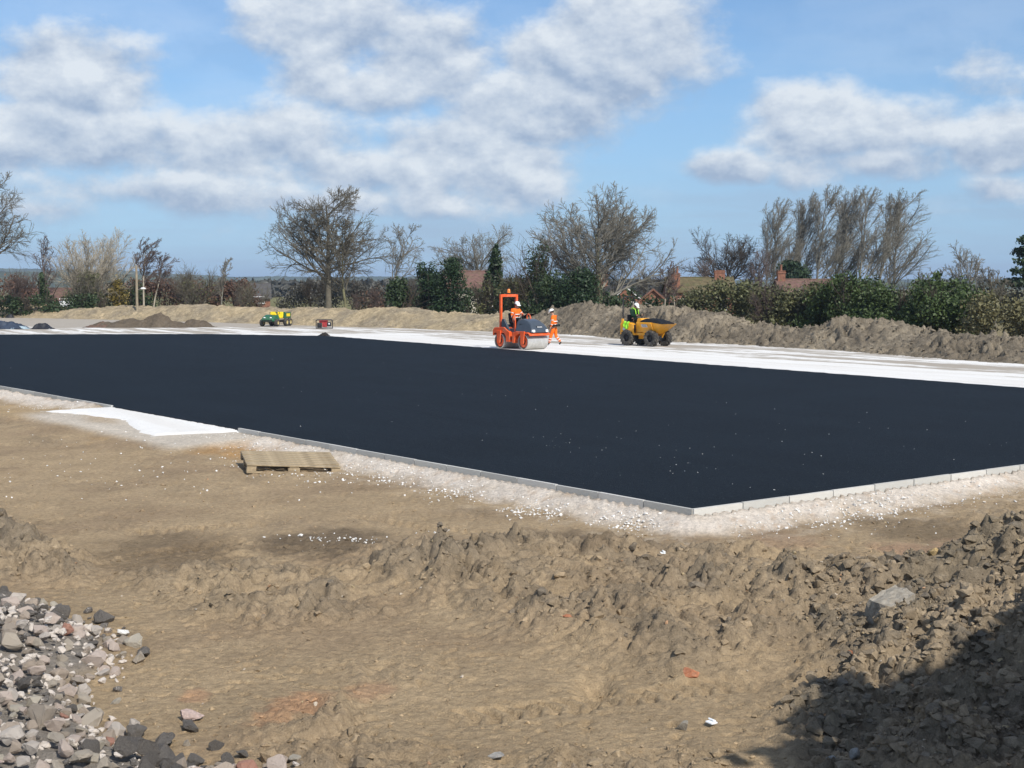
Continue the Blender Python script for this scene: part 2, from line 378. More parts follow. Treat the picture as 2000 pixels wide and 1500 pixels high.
def G(x, y, detail=True):
    ko = kerb_out(x, y)
    z = -.22+.035*fbm(x*.35, y*.35, 3, 2)+.012*fbm(x*1.7, y*1.7, 3, 4)
    keep = sstep(1.0, 2.4, ko)
    hp = 0
    for cx, cy, h, sx, sy in HEAPS: hp = hp+h*np.exp(-((x-cx)/sx)**2-((y-cy)/sy)**2)
    z = z+hp*keep
    mr = sstep(-.25, .7, sdist(x, y, P_RIDGE)); mh = sstep(-.15, .6, sdist(x, y, P_HEAP)); ml = sstep(-.15, .5, sdist(x, y, P_LEFT))
    mm = sstep(-.2, .6, sdist(x, y, P_MID)); mb = sstep(-.2, .5, sdist(x, y, P_BOT)); mc = sstep(-.1, .35, sdist(x, y, P_CLAY))
    dr = sdist(x, y, P_RUB); mrub = sstep(-.1, .25, dr)
    z = z+.17*mr*(.6+.8*np.clip(fbm(x*.7, y*.7, 2, 31)+.4, 0, 1))*keep+.13*ml+.05*mm+.04*mb+.30*mc
    z = z+mrub*(.06+.30*np.clip(dr, 0, 2.2))*.8
    rough = np.clip(.05+.85*mr*(.45+.8*np.clip(fbm(x*.8, y*.8, 2, 77)+.35, 0, 1))+1.0*mh+.8*ml+.58*mm+.42*mb+.8*mc, 0, 1.05)
    hzone = sstep(.15, .5, hp)
    rough = np.maximum(rough, hzone*.95)*(1-mrub)*sstep(.45, 1.2, ko)
    patch = sstep(.02, .35, fbm(x*.55+3, y*.55, 3, 91))
    rough = np.maximum(rough, .22*patch*sstep(.8, 1.6, ko)*(1-mrub))
    # chalky haunch against the kerb
    hw = .78+.26*fbm(x*1.1, y*1.1, 3, 12)
    ha = (1-sstep(hw*.75, hw*1.12, ko))
    z = np.where(ha > 0, z*(1-ha)+ha*(-.042-.205*np.clip(ko, 0, 1)/.75+.018*fbm(x*6, y*6, 3, 41)), z)
    sl = (x-KA[0])*uL[0]+(y-KA[1])*uL[1]
    ap = sstep(S1-1.6, S1-1.2, sl)*(1-sstep(S2-.3, S2+1.4, sl))*(1-sstep(1.75, 2.3, ko)); ap = ap*(ko < 2.6)
    z = z*(1-ap)+ap*(-.045-.035*np.clip(ko, 0, 2))
    for q in AP_LIFT: z = z+.14*np.exp(-((x-q[0])**2+(y-q[1])**2)/q[2]**2)*(1-ap)
    if not detail: return z
    c1, i1 = clods(x, y, .42, 3); c2, i2 = clods(x, y, .19, 5); c3, i3 = clods(x, y, .085, 8)
    r2 = rough
    bl = billow(x*1.9, y*1.9, 21, 5, .58)
    d = r2*((.32-.10*np.clip(hzone+mh, 0, 1))*(bl-.42)+.05*c1+.075*c2+.022*c3-.05)
    d = d+.007*fbm(x*9, y*9, 3, 51)-.030*sstep(.16, .36, fbm(x*6.5, y*8, 4, 53))*(.25+.75*sstep(-.2, .3, fbm(x*.9, y*.9, 2, 57)))
    # tyre tread marks in the soft ground
    for (a, b, wd) in ((W(290, 1082, -.22), W(490, 1056, -.22), .22), (W(260, 1040, -.22), W(520, 1022, -.22), .22), (W(700, 1010, -.22), W(1150, 1075, -.22), .16), (W(900, 1395, -.2), W(1450, 1330, -.2), .2)):
        ex, ey = b[0]-a[0], b[1]-a[1]; L = math.hypot(ex, ey); ex, ey = ex/L, ey/L
        s = (x-a[0])*ex+(y-a[1])*ey; q = (x-a[0])*-ey+(y-a[1])*ex
        w = sstep(-.3, .2, s)*(1-sstep(L-.2, L+.3, s))*(1-sstep(wd*.7, wd, np.abs(q)))
        d = d+w*(-.032+.030*np.clip(np.sin((s+.5*np.abs(q))*2*np.pi/.16)*2.5, -1, 1)*.7)*(1-.6*rough)
    for p in PITS:
        d = d-.15*np.exp(-((x-p[0])/.13)**2-((y-p[1])/.22)**2)
    z = z+d*(1-ap)
    info = dict(rough=rough, ha=ha*(1-ap), ap=ap, mrub=mrub, i1=i1, i2=i2, c1=c1, c2=c2, c3=c3, ko=ko, mc=mc, hp=hp, mh=mh, sl=sl, mr=mr, d=d)
    return z, info

def soil_col(x, y, f):
    def mixv(a, b, t): return a*(1-t[:, None])+np.array(b)*t[:, None]
    n = x.shape[0]
    c = np.tile(np.array((.425, .335, .222)), (n, 1))
    c = mixv(c, (.355, .275, .185), sstep(-.1, .35, fbm(x*.45, y*.45, 4, 61)))
    c = mixv(c, (.305, .256, .192), np.clip(f['rough'], 0, 1)*.85)
    c = mixv(c, (.215, .188, .150), np.clip(f['rough'], 0, 1)*sstep(.52, .8, f['i1'])*.75)
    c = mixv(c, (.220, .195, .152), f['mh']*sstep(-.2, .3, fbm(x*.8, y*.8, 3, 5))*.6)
    for (px, py, r, cc, k) in ((640, 1058, 1.0, (.125, .100, .075), .75), (1180, 1068, .9, (.15, .12, .09), .6), (330, 1075, 1.1, (.16, .125, .085), .6), (1080, 1050, .7, (.14, .11, .08), .6),
                               (1790, 1030, 1.0, (.15, .118, .08), .6), (620, 880, .0, (0, 0, 0), 0), (520, 872, 1.5, (.46, .285, .125), .8), (330, 850, 1.6, (.44, .30, .15), .65), (60, 800, 2.4, (.45, .34, .20), .6),
                               (1900, 1070, .55, (.42, .26, .19), .55), (1770, 1075, .5, (.40, .25, .18), .5), (1530, 1055, .6, (.38, .25, .17), .4),
                               (590, 1370, .32, (.52, .30, .18), .55), (380, 1355, .16, (.50, .29, .18), .5), (530, 1405, .22, (.50, .30, .18), .5), (720, 1345, .25, (.42, .26, .17), .5)):
        if r <= 0: continue
        p = W(px, py, -.2); q = np.hypot((x-p[0]), (y-p[1])*.75)/r+.5*fbm(x*2.2/max(r, .4), y*2.2/max(r, .4), 3, int(px))
        c = mixv(c, cc, (1-sstep(.45, 1.05, q))*k)
    # white stone dust along the kerbs, thicker on the haunch, thin and broken further out
    dust = (1-sstep(.5, 1.9, f['ko']+.9*fbm(x*.9, y*.9, 4, 19)))*sstep(-.15, .4, fbm(x*3.1, y*3.1, 3, 23))*.55
    c = mixv(c, (.60, .53, .44), dust)
    c = mixv(c, (.74, .70, .655), np.clip(f['ha']*(1.0+.5*fbm(x*2, y*2, 3, 29)), 0, 1)*(.95-.75*sstep(.30, .85, f['ko']+.35*fbm(x*1.6, y*1.6, 3, 83))))
    sp = sstep(.18, .5, fbm(x*5, y*5, 3, 37))*f['ha']; c = mixv(c, (.50, .36, .24), sp*.45)
    c = mixv(c, (.62, .58, .52), f['ap'])
    c = c*np.array((.97, .915, .84))
    c = mixv(c, (.27, .24, .205), f['mrub'])
    c = mixv(c, (.42, .31, .19), f['mc']*.6)
    return c

# fan of rows and columns: fine in front, coarse to the sides, so that the clods are real relief
th = np.concatenate([np.linspace(-62, -23, 40, endpoint=False), np.linspace(-23, 23, 490, endpoint=False), np.linspace(23, 70, 55)])*math.pi/180
rr = np.concatenate([np.linspace(3.5, 9.2, 40, endpoint=False), np.linspace(9.2, 18.6, 500, endpoint=False), 18.6*(49/18.6)**np.linspace(0, 1, 165)])
TH, RR = np.meshgrid(th, rr); gx = (RR*np.sin(TH)).ravel(); gy = (RR*np.cos(TH)-2.2).ravel()
gz, gi = G(gx, gy)
gz = np.where(gi['ko'] < .0, -.30, gz)
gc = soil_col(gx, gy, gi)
nc, nr = len(th), len(rr)
idx = np.arange(nr*nc).reshape(nr, nc)
quads = np.stack([idx[:-1, :-1], idx[:-1, 1:], idx[1:, 1:], idx[1:, :-1]], -1).reshape(-1, 4)
inside = (gi['ko'] < -.25)
quads = quads[~inside[quads].all(1)]
heapf = (gi['hp'] > .16)[quads].mean(1) > .5
def sub_mesh(name, q, mat, smooth=True):
    used, inv = np.unique(q, return_inverse=True)
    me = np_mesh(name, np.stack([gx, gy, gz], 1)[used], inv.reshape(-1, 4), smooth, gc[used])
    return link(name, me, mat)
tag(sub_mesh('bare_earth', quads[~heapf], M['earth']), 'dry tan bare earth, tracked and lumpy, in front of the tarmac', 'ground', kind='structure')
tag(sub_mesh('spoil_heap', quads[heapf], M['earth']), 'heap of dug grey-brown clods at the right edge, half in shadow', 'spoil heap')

# far ground to the horizon
def far_ground():
    n = 140; r = np.concatenate([np.linspace(3, 160, 80), 160*(9000/160)**np.linspace(.02, 1, 50)]); a = np.linspace(0, 2*np.pi, n, endpoint=False)
    A, RR_ = np.meshgrid(a, r); x = (RR_*np.sin(A)).ravel(); y = (RR_*np.cos(A)).ravel()
    z = np.full(x.shape, -.42); z = z+.3*sstep(100, 180, np.hypot(x, y))
    z = np.concatenate([z, [-.42]]); x = np.concatenate([x, [0]]); y = np.concatenate([y, [0]])
    c = np.tile(np.array((.36, .28, .175)), (len(x), 1)); t = sstep(70, 150, np.hypot(x, y)+30*fbm(x*.02, y*.02, 3, 3))[:, None]
    c = c*(1-t)+np.array((.20, .185, .085))*t
    i = np.arange(len(r)*n).reshape(len(r), n); j = np.roll(i, -1, 1)
    q = np.stack([i[:-1], i[1:], j[1:], j[:-1]], -1).reshape(-1, 4)
    cen = len(x)-1; tri = np.stack([np.full(n, cen), i[0], j[0], j[0]], -1)
    me = np_mesh('ground', np.stack([x, y, z], 1), q, True, c)
    o = link('ground', me, M['bank']); tag(o, 'open ground reaching to the far hills', 'ground', kind='structure')
far_ground()

# the crushed stone bed under and behind the tarmac
def stone_bed():
    xs = np.linspace(-62, 34, 193); ys = np.linspace(16, 132, 233); X, Y = np.meshgrid(xs, ys); x, y = X.ravel(), Y.ravel()
    z = -.055+.012*fbm(x*.3, y*.3, 3, 7)
    # mud: little beside the tarmac edge, a lot near the banks and at the far left
    fe = (x-FE0[0])*uF[1]-(y-FE0[1])*uF[0]; fe = np.where(((x-FE0[0])*uF[0]+(y-FE0[1])*uF[1]) < 0, (y-FE0[1]), -fe)
    mud = .28+.30*sstep(1.5, 7.5, fe)
    mud = mud+.35*sstep(97, 106, y)*sstep(8, -22, x)-.12*sstep(0, 6, -fe)
    i = np.arange(len(x)).reshape(X.shape); q = np.stack([i[:-1, :-1], i[:-1, 1:], i[1:, 1:], i[1:, :-1]], -1).reshape(-1, 4)
    FT = np.array([W(a, b, -.06)[:2] for a, b in ((-250, 621), (0, 621), (330, 628), (640, 638), (900, 647), (1060, 651), (1235, 664), (1480, 677), (1700, 692), (2000, 714), (2330, 735))]); bad = (kerb_out(x, y) > -.15) | (y > np.interp(x, FT[:, 0], FT[:, 1])+3.0); q = q[~bad[q].any(1)]
    me = np_mesh('stone_bed', np.stack([x, y, z], 1), q, True, np.stack([mud]*3, 1))
    tag(link('stone_bed', me, M['base']), 'white crushed stone bed with mud streaks behind the tarmac', 'ground', kind='structure')
stone_bed()

def tarmac():
    pts = []
    for i, p in enumerate(PAD):
        q = PAD[(i+1) % len(PAD)]; p, q = np.array(p[:2]), np.array(q[:2]); L = np.linalg.norm(q-p)
        rough_edge = i in (2, 3, 4, 5, 6); k = max(1, int(L/.35)) if rough_edge else 1
        e = (q-p)/L; nn = np.array((-e[1], e[0]))
        for j in range(k):
            o = p+e*L*j/k
            if rough_edge and 0 < j: o = o+nn*rng.normal(0, .05 if i == 3 else .10)
            pts.append(tuple(o))
    bm = bmesh.new(); top = [bm.verts.new((x, y, 0)) for x, y in pts]; f = bm.faces.new(top)
    bmesh.ops.recalc_face_normals(bm, faces=bm.faces)
    if f.normal.z < 0: f.normal_flip()
    e = bmesh.ops.extrude_face_region(bm, geom=[f]); vs = [v for v in e['geom'] if isinstance(v, bmesh.types.BMVert)]
    for v in vs: v.co.z = -.055
    bmesh.ops.recalc_face_normals(bm, faces=bm.faces); bmesh.ops.triangulate(bm, faces=bm.faces[:])
    me = bpy.data.meshes.new('tarmac'); bm.to_mesh(me); bm.free()
    tag(link('tarmac', me, M['asphalt']), 'fresh black tarmac surface laid inside the concrete kerbs', 'tarmac', kind='structure')
tarmac()

# concrete edging, every unit its own piece
KERB_ME = []
for v in range(3):
    b = MB(); b.box((0, 0, -.12), (.898, .052, .27))
    o = b.build('kerb_stone', M['concrete'], None, .006); me = o.data; KERB_ME.append(me); bpy.data.objects.remove(o)
def kerb_run(name, label, a, u, spans, parent=None, drop=0.):
    root = empty(name, (a[0], a[1], 0), 0, label, 'kerb', None, 'structure')
    rz = math.atan2(u[1], u[0]); k = 0
    for s0, s1 in spans:
        s = s0
        while s+.915 <= s1+.4:
            L = min(.915, s1-s)
            if L > .25:
                o = link('kerb_stone', KERB_ME[k % 3], None, root); k += 1
                o.location = (u[0]*(s+L/2), u[1]*(s+L/2), .012-drop+random.uniform(-.004, .004)); o.scale = (L/.915, 1, 1)
                o.rotation_euler = (random.uniform(-.01, .01), random.uniform(-.003, .003), rz+random.uniform(-.004, .004))
            s += .915
    return root
random.seed(3)
kerb_run('kerb_left', 'pale concrete edging kerb along the left side of the tarmac', KA, uL, [(0, S1), (S2, 50)])
kerb_run('kerb_right', 'pale concrete edging kerb along the right front of the tarmac', KA, uR, [(-.026, 21.3)])
K1 = KA+uL*S2; K2 = KA+uL*S1
e1 = np.array(W(78, 798, -.03)[:2]); e2 = np.array(W(292, 848, -.05)[:2])
for nm, lb, k, e in (('kerb_splay', 'short splayed kerb at the far side of the white opening', K1, e1), ('kerb_splay', 'short splayed kerb at the near side of the white opening', K2, e2)):
    L = np.linalg.norm(e-k); kerb_run(nm, lb, k, (e-k)/L, [(.03, L)], drop=.12)
def apron():
    poly = [tuple(K1+nL*-.9), tuple(K2+nL*-.9-uL*.35), tuple(K2+nL*.02-uL*.35), tuple(e2+np.array((.02, .05))), tuple((e2+np.array(W(245, 838, -.1)[:2]))/2), W(235, 822, -.1)[:2], W(160, 812, -.1)[:2], tuple(e1+np.array((.05, -.06)))]
    xs = [p[0] for p in poly]; ys = [p[1] for p in poly]
    X, Y = np.meshgrid(np.arange(min(xs)-.3, max(xs)+.3, .07), np.arange(min(ys)-.3, max(ys)+.3, .07)); x, y = X.ravel(), Y.ravel()
    d = sdist(x, y, poly)+.08*fbm(x*3, y*3, 3, 8)
    z = -.012+.012*fbm(x*4, y*4, 3, 5)-.07*(1-sstep(-.15, .25, d))-.035*np.clip(kerb_out(x, y), 0, 2)
    i = np.arange(len(x)).reshape(X.shape); q = np.stack([i[:-1, :-1], i[:-1, 1:], i[1:, 1:], i[1:, :-1]], -1).reshape(-1, 4)
    q = q[~((d < -.25) | (kerb_out(x, y) < -.06))[q].any(1)]
    me = np_mesh('stone_apron', np.stack([x, y, z], 1), q, True, np.zeros((len(x), 3)))
    tag(link('stone_apron', me, M['base']), 'white crushed stone apron in the gap of the left kerb', 'ground', kind='structure')
apron()

# ------------------------------------------------------------------ loose stones
def rock_mesh(name, seed, sub=2, squash=.75, npt=13):
    """angular broken lump: hull of random points, corners worn, faces roughened"""
    r = np.random.default_rng(seed); bm = bmesh.new(); P = r.normal(0, 1, (npt, 3)); P = P/np.linalg.norm(P, axis=1)[:, None]*r.uniform(.38, .56, (npt, 1))
    for p in P: bm.verts.new((p[0]*1.05, p[1]*.9, p[2]*squash))
    h = bmesh.ops.convex_hull(bm, input=bm.verts[:]); bmesh.ops.delete(bm, geom=[v for v in bm.verts if not v.link_faces], context='VERTS')
    if sub > 1:
        bmesh.ops.bevel(bm, geom=bm.edges[:], offset=.035, segments=1, affect='EDGES', clamp_overlap=True)
        bmesh.ops.triangulate(bm, faces=bm.faces[:])
        bmesh.ops.subdivide_edges(bm, edges=[e for e in bm.edges if e.calc_length() > .22], cuts=1); bmesh.ops.triangulate(bm, faces=bm.faces[:])
        for v in bm.verts: v.co += Vector(r.normal(0, .012, 3))
    else: bmesh.ops.triangulate(bm, faces=bm.faces[:])
    bmesh.ops.recalc_face_normals(bm, faces=bm.faces)
    me = bpy.data.meshes.new(name); bm.to_mesh(me); bm.free()
    return me
ROCKS = [rock_mesh('stone', 10+i, 2, .6+.07*(i % 5)) for i in range(12)]
TARS = [rock_mesh('tarmac_lump', 40+i, 2, .65+.08*(i % 3)) for i in range(6)]
for m_ in ROCKS: m_.materials.append(M['rubble'])
for m_ in TARS: m_.materials.append(M['tar_lump'])

def Gs(x, y): return float(G(np.array([x]), np.array([y]))[0][0])
def rubble():
    root = empty('rubble_heap', (*W(60, 1400, 0)[:2], 0), 0, 'heap of broken concrete and dark tarmac lumps at the lower left corner', 'rubble heap')
    ox, oy, _ = root.location; r = np.random.default_rng(21); P = np.array(P_RUB); lo, hi = P.min(0), P.max(0)
    pts = []
    X = r.uniform(lo, hi, (9000, 2)); dd = sdist(X[:, 0], X[:, 1], P_RUB)
    ok = (X[:, 1] > 7.2) & (np.abs(X[:, 0]) < .405*(X[:, 1]+.6)) & (dd > -.04-.35*r.random(len(dd))**6); X, dd = X[ok], dd[ok]
    sz = np.minimum(.23, .045+r.gamma(1.5, .046, len(X))); taken = np.zeros((0, 3))
    for (x, y), s, d in zip(X, sz, dd):
        if len(taken) and ((taken[:, 0]-x)**2+(taken[:, 1]-y)**2 < (.36*(s+taken[:, 2]))**2).any(): continue
        taken = np.vstack([taken, (x, y, s)]); pts.append((x, y, s, d))
        if len(pts) >= 780: break
    extra = [(px, py, s) for px, py, s in ((238, 1243, .13), (176, 1254, .085), (372, 1410, .17), (365, 1440, .09), (430, 1490, .14), (485, 1488, .10), (520, 1490, .09), (575, 1485, .09))]
    for px, py, s in extra: x, y, _ = W(px, py, -.15); pts.append((x, y, s, 0.))
    xs = np.array([p[0] for p in pts]); ys = np.array([p[1] for p in pts]); zs = G(xs, ys)[0]
    order = np.argsort([-p[2]/(p[1]) for p in pts]); rest = []
    for k, i in enumerate(order):
        x, y, s, d = pts[i]; tar = (fbm(np.array([x*1.1]), np.array([y*1.1]), 2, 5)[0]+r.normal(0, .22)) > .15
        me = TARS[r.integers(len(TARS))] if tar else ROCKS[r.integers(len(ROCKS))]
        loc = (x-ox, y-oy, zs[i]+s*.18+(r.uniform(0, .06) if d > .3 else 0)); sc = (s*r.uniform(.85, 1.3), s*r.uniform(.85, 1.2), s*r.uniform(.8, 1.15)); ro = tuple(r.uniform(-.6, .6, 2))+(r.uniform(0, 6.28),)
        if k < 300:
            o = link(me.name.split('.')[0], me, None, root); o.location = loc; o.scale = sc; o.rotation_euler = ro
        else: rest.append((loc, sc, ro, tar))
    for tar, nm, mt in ((False, 'small_stones', M['rubble']), (True, 'small_tarmac_bits', M['tar_lump'])):
        Vs, Fs, off = [], [], 0
        small = [rock_mesh('tmp', 70+i, 1) for i in range(4)]
        arr = []
        for me in small:
            v = np.zeros(len(me.vertices)*3); me.vertices.foreach_get('co', v); f = np.array([list(p.vertices) for p in me.polygons]); arr.append((v.reshape(-1, 3), f))
        items = [q for q in rest if q[3] == tar]
        # gravel and crumbs filling the gaps
        nn = 1500 if not tar else 500; X = r.uniform(lo, hi, (nn, 2)); dd = sdist(X[:, 0], X[:, 1], P_RUB)
        ok = (X[:, 1] > 7.2) & (np.abs(X[:, 0]) < .405*(X[:, 1]+.6)) & (dd > -.25*r.random(nn)**2); X = X[ok]; Z = G(X[:, 0], X[:, 1], False)
        for (x, y), z in zip(X, Z):
            s = r.uniform(.02, .05); items.append(((x-ox, y-oy, z+s*.2), (s, s, s), tuple(r.uniform(-3, 3, 3)), tar))
        for loc, sc, ro, _ in items:
            v, f = arr[r.integers(4)]
            from mathutils import Euler
            m3 = np.array(Euler(ro).to_matrix())@np.diag(sc); Vs.append(v@m3.T+np.array(loc)); Fs.append(f+off); off += len(v)
        me = np_mesh(nm, np.concatenate(Vs), np.concatenate(Fs)); o = link(nm, me, mt, root); o['kind'] = 'stuff'
        for s_ in small: bpy.data.meshes.remove(s_)
rubble()

def scatter_mesh(name, pts, base, mat, colors=None, smooth=True):
    """pts: x,y,z,size arrays -> one joined mesh of little rocks"""
    arr = []
    for me in base:
        v = np.zeros(len(me.vertices)*3); me.vertices.foreach_get('co', v); arr.append((v.reshape(-1, 3), np.array([list(p.vertices) for p in me.polygons])))
    r = np.random.default_rng(77); Vs, Fs, Cs, off = [], [], [], 0
    for i, (x, y, z, s) in enumerate(pts):
        v, f = arr[i % len(arr)]; a = r.uniform(0, 6.28); c, t = math.cos(a), math.sin(a)
        tl = r.uniform(-.5, .5); ct, tt = math.cos(tl), math.sin(tl)
        m3 = np.array(((c, -t, 0), (t, c, 0), (0, 0, 1)))@np.array(((1, 0, 0), (0, ct, -tt), (0, tt, ct)))@np.diag(r.uniform(.75, 1.3, 3)*s)
        Vs.append(v@m3.T+np.array((x, y, z))); Fs.append(f+off); off += len(v)
        if colors is not None: Cs.append(np.tile(colors[i], (len(v), 1)))
    me = np_mesh(name, np.concatenate(Vs), np.concatenate(Fs), smooth, np.concatenate(Cs) if colors is not None else None)
    return link(name, me, mat)
SMALL = [rock_mesh('pebble', 90+i, 1, .72, 9) for i in range(8)]
def chunk_mesh(seed):
    """a broken clod of earth: angular, with a roughened skin"""
    me = rock_mesh('chunk', seed, 1, .75, 16); r = np.random.default_rng(seed); bm = bmesh.new(); bm.from_mesh(me)
    bmesh.ops.subdivide_edges(bm, edges=[e for e in bm.edges if e.calc_length() > .56], cuts=1); bmesh.ops.triangulate(bm, faces=bm.faces[:])
    for v in bm.verts: v.co *= 1+r.normal(0, .10)
    bm.to_mesh(me); bm.free(); return me
CHUNKS = [chunk_mesh(200+i) for i in range(9)]
def clod_scatter():
    r = np.random.default_rng(9); n = 125000
    yy = 6.6*(22/6.6)**r.random(n); xx = (r.random(n)*2-1)*.46*(yy+.5)
    f = G(xx, yy)[1]; ro = np.clip(f['rough'], 0, 1); keepp = r.random(n) < ro**1.5*(.30+.55*np.clip(f['hp']*2+f['mh']*.7, 0, 1))
    keepp |= (r.random(n) <   .07*(.3+sstep(-.1, .4, fbm(xx*.8, yy*.8, 2, 6))))&(f['ko'] > .8)
    x, y = xx[keepp], yy[keepp]; z, f = G(x, y); ro = np.clip(f['rough'], 0, 1)
    s = np.minimum(.15, .014+r.exponential(.011+.020*ro, len(x)))
    c = soil_col(x, y, f)*r.uniform(.78, 1.12, (len(x), 1))
    pal = r.random(len(x)); sm = s < .06; c[(pal > .991) & sm] = (.44, .27, .16); c[(pal > .975) & (pal < .991) & sm] = (.50, .43, .34); c[(pal > .93) & (pal < .975) & sm] = (.42, .33, .20); c[pal < .12] *= np.array((.80, .84, .92))
    big = (s > .062) & (ro > .25)
    for nm, mk_, ms, lb in (('earth_clods', big, CHUNKS, 'large knobbly clods of dug earth on the rough ground and heap'), ('earth_crumbs', ~big, SMALL, 'small crumbs of brown earth strewn over the bare ground')):
        o = scatter_mesh(nm, list(zip(x[mk_], y[mk_], z[mk_]-s[mk_]*.02, s[mk_])), ms, M['clod'], c[mk_], False)
        tag(o, lb, 'clods', kind='stuff')
    print('CLODS', big.sum(), len(x))
clod_scatter()
def white_scatter():
    r = np.random.default_rng(14); P = []
    def cloud(px, py, sx, sy, n, smin=.015, smax=.05):
        for _ in range(n):
            a, b = r.normal(px, sx), r.normal(py, sy)
            if b < 700: continue
            x, y, _ = W(a, b, -.2)
            if kerb_out(np.array([x]), np.array([y]))[0] < .1: continue
            P.append((x, y, r.uniform(smin, smax)*(1 if r.random() < .9 else 1.5)))
    for a in ((480, 895, 40, 14, 45), (560, 925, 50, 10, 35), (330, 880, 160, 30, 45), (250, 930, 150, 22, 35), (620, 950, 60, 15, 12), (700, 925, 50, 12, 60), (760, 935, 30, 8, 60), (860, 965, 30, 8, 35),
              (900, 962, 30, 6, 60), (1020, 995, 25, 6, 70), (1060, 1000, 25, 6, 60), (1240, 1024, 22, 5, 90), (1180, 1015, 20, 5, 20), (620, 1052, 45, 8, 35), (700, 1060, 40, 8, 16), (880, 1035, 30, 8, 10),
              (1560, 1005, 70, 12, 120), (1680, 985, 50, 14, 160), (1740, 990, 30, 8, 60), (1650, 1025, 60, 10, 25), (100, 900, 120, 40, 25), (60, 795, 60, 12, 40), (20, 770, 60, 10, 30), (540, 880, 60, 10, 50), (1900, 965, 70, 12, 50)):
        cloud(*a)
    # along both haunches
    for u, n_, L in ((uL, nL, 34), (uR, nR, 12)):
        for _ in range(900 if L > 20 else 420):
            s = r.random()**1.3*L; d = .12+abs(r.normal(.45, .28)); p = KA+u*s+n_*d; P.append((p[0], p[1], r.uniform(.01, .032)))
    x = np.array([p[0] for p in P]); y = np.array([p[1] for p in P]); s = np.array([p[2] for p in P]); z = G(x, y)[0]
    o = scatter_mesh('white_stones', list(zip(x, y, z+s*.2, s)), SMALL, M['whitestone'], None, False)
    tag(o, 'small white limestone chips scattered along the kerbs and over the earth', 'stones', kind='stuff')
    Q = []
    for px, py, sx, sy, n in ((1150, 868, 45, 12, 14), (1085, 862, 20, 8, 6), (1330, 918, 25, 8, 8), (1400, 870, 180, 35, 22), (940, 772, 30, 6, 3), (1970, 868, 30, 3, 5), (1580, 870, 200, 50, 18), (700, 800, 250, 45, 14), (1500, 940, 60, 15, 5), (200, 690, 150, 20, 8), (1250, 760, 350, 40, 20)):
        for _ in range(n):
            a = W(r.normal(px, sx), r.normal(py, sy), 0)
            if a[1] > 0 and kerb_out(np.array([a[0]]), np.array([a[1]]))[0] < -.2: Q.append((a[0], a[1], .002, r.uniform(.008, .026)))
    o = scatter_mesh('tarmac_crumbs', Q, SMALL, M['whitestone'], None, False)
    tag(o, 'pale stone crumbs lying on the fresh black tarmac', 'stones', kind='stuff')
white_scatter()
def block_mesh():
    r = np.random.default_rng(8); bm = bmesh.new(); bmesh.ops.create_cube(bm, size=1.); bmesh.ops.subdivide_edges(bm, edges=bm.edges[:], cuts=5, use_grid_fill=True)
    for v in bm.verts:
        c = np.array(v.co); q = c*(1-.10*max(0, np.abs(c).sum()-.95)); n_ = float(fbm(np.array([c[0]*3+c[2]*2]), np.array([c[1]*3-c[2]]), 3, 9)[0])
        v.co = Vector(q*(1+.16*n_)+r.normal(0, .010, 3)+np.array((0, 0, 0)))
        v.co.x += .12*v.co.z; v.co.y *= 1-.18*(v.co.z+.5)
    bmesh.ops.triangulate(bm, faces=bm.faces[:]); me = bpy.data.meshes.new('block'); bm.to_mesh(me); bm.free(); return me
def single(name, label, cat, px, py, z0, size, mesh, mat, rot=(0, 0, 0), sink=.2):
    me = mesh.copy(); me.materials.clear(); me.materials.append(mat); me.name = name
    x, y, _ = W(px, py, z0); z = Gs(x, y)
    x, y, _ = W(px, py, z); z = Gs(x, y)
    o = link(name, me); o.location = (x, y, z+size[2]*sink); o.scale = size; o.rotation_euler = rot
    tag(o, label, cat); return o
mk = lambda n, c: mat_plain(n, c, .95, 0, .2, 6, .15, (.25, .2, .15), .45, .7, 30)
M['paleconc'] = mk('old_concrete', (.33, .30, .25)); M['yellowrock'] = mk('sandstone', (.46, .34, .17)); M['brick'] = mk('crushed_brick', (.48, .20, .11)); M['grey_rock'] = mk('grey_stone', (.34, .33, .31)); M['pinkrock'] = mk('pink_stone', (.52, .40, .36))
M['litter'] = mat_plain('white_plastic', (.8, .83, .85), .5, 0, .05)
single('concrete_lump', 'large grey concrete lump lying on the spoil at the right', 'concrete lump', 1740, 1228, .2, (.36, .30, .33), block_mesh(), M['paleconc'], (.15, -.25, .55), .02)
single('sandstone_boulder', 'yellow sandstone boulder at the top of the right spoil heap', 'boulder', 1990, 992, .7, (.30, .30, .24), ROCKS[5], M['yellowrock'], (.2, .1, 1.), .2)
single('sandstone_block', 'yellowish stone block on the left slope of the right heap', 'stone', 1822, 1118, .3, (.22, .20, .17), ROCKS[7], M['yellowrock'], (.2, .3, 2.), .25)
single('brick_lump', 'crumbled orange brick lump in the dug spoil', 'brick lump', 1347, 1327, -.05, (.20, .16, .12), ROCKS[9], M['brick'], (.4, .1, .3), .1)
single('brick_piece', 'small orange brick piece left of the large concrete lump', 'brick piece', 1662, 1280, .1, (.09, .07, .06), ROCKS[3], M['brick'], (.1, .2, .9), .25)
single('brick_chip', 'flat pinkish brick chip in the middle of the clods', 'brick chip', 1108, 1225, -.05, (.11, .09, .06), ROCKS[1], M['brick'], (.1, .1, .2), .3)
single('round_stone', 'rounded grey stone lying in the shadow, left one of two', 'stone', 1622, 1476, .05, (.13, .11, .14), ROCKS[6], M['grey_rock'], (.1, 0, 0), .3)
single('upright_stone', 'narrow grey stone standing in the shadow, right one of two', 'stone', 1668, 1474, .05, (.10, .09, .18), ROCKS[8], M['grey_rock'], (0, .15, .4), .3)
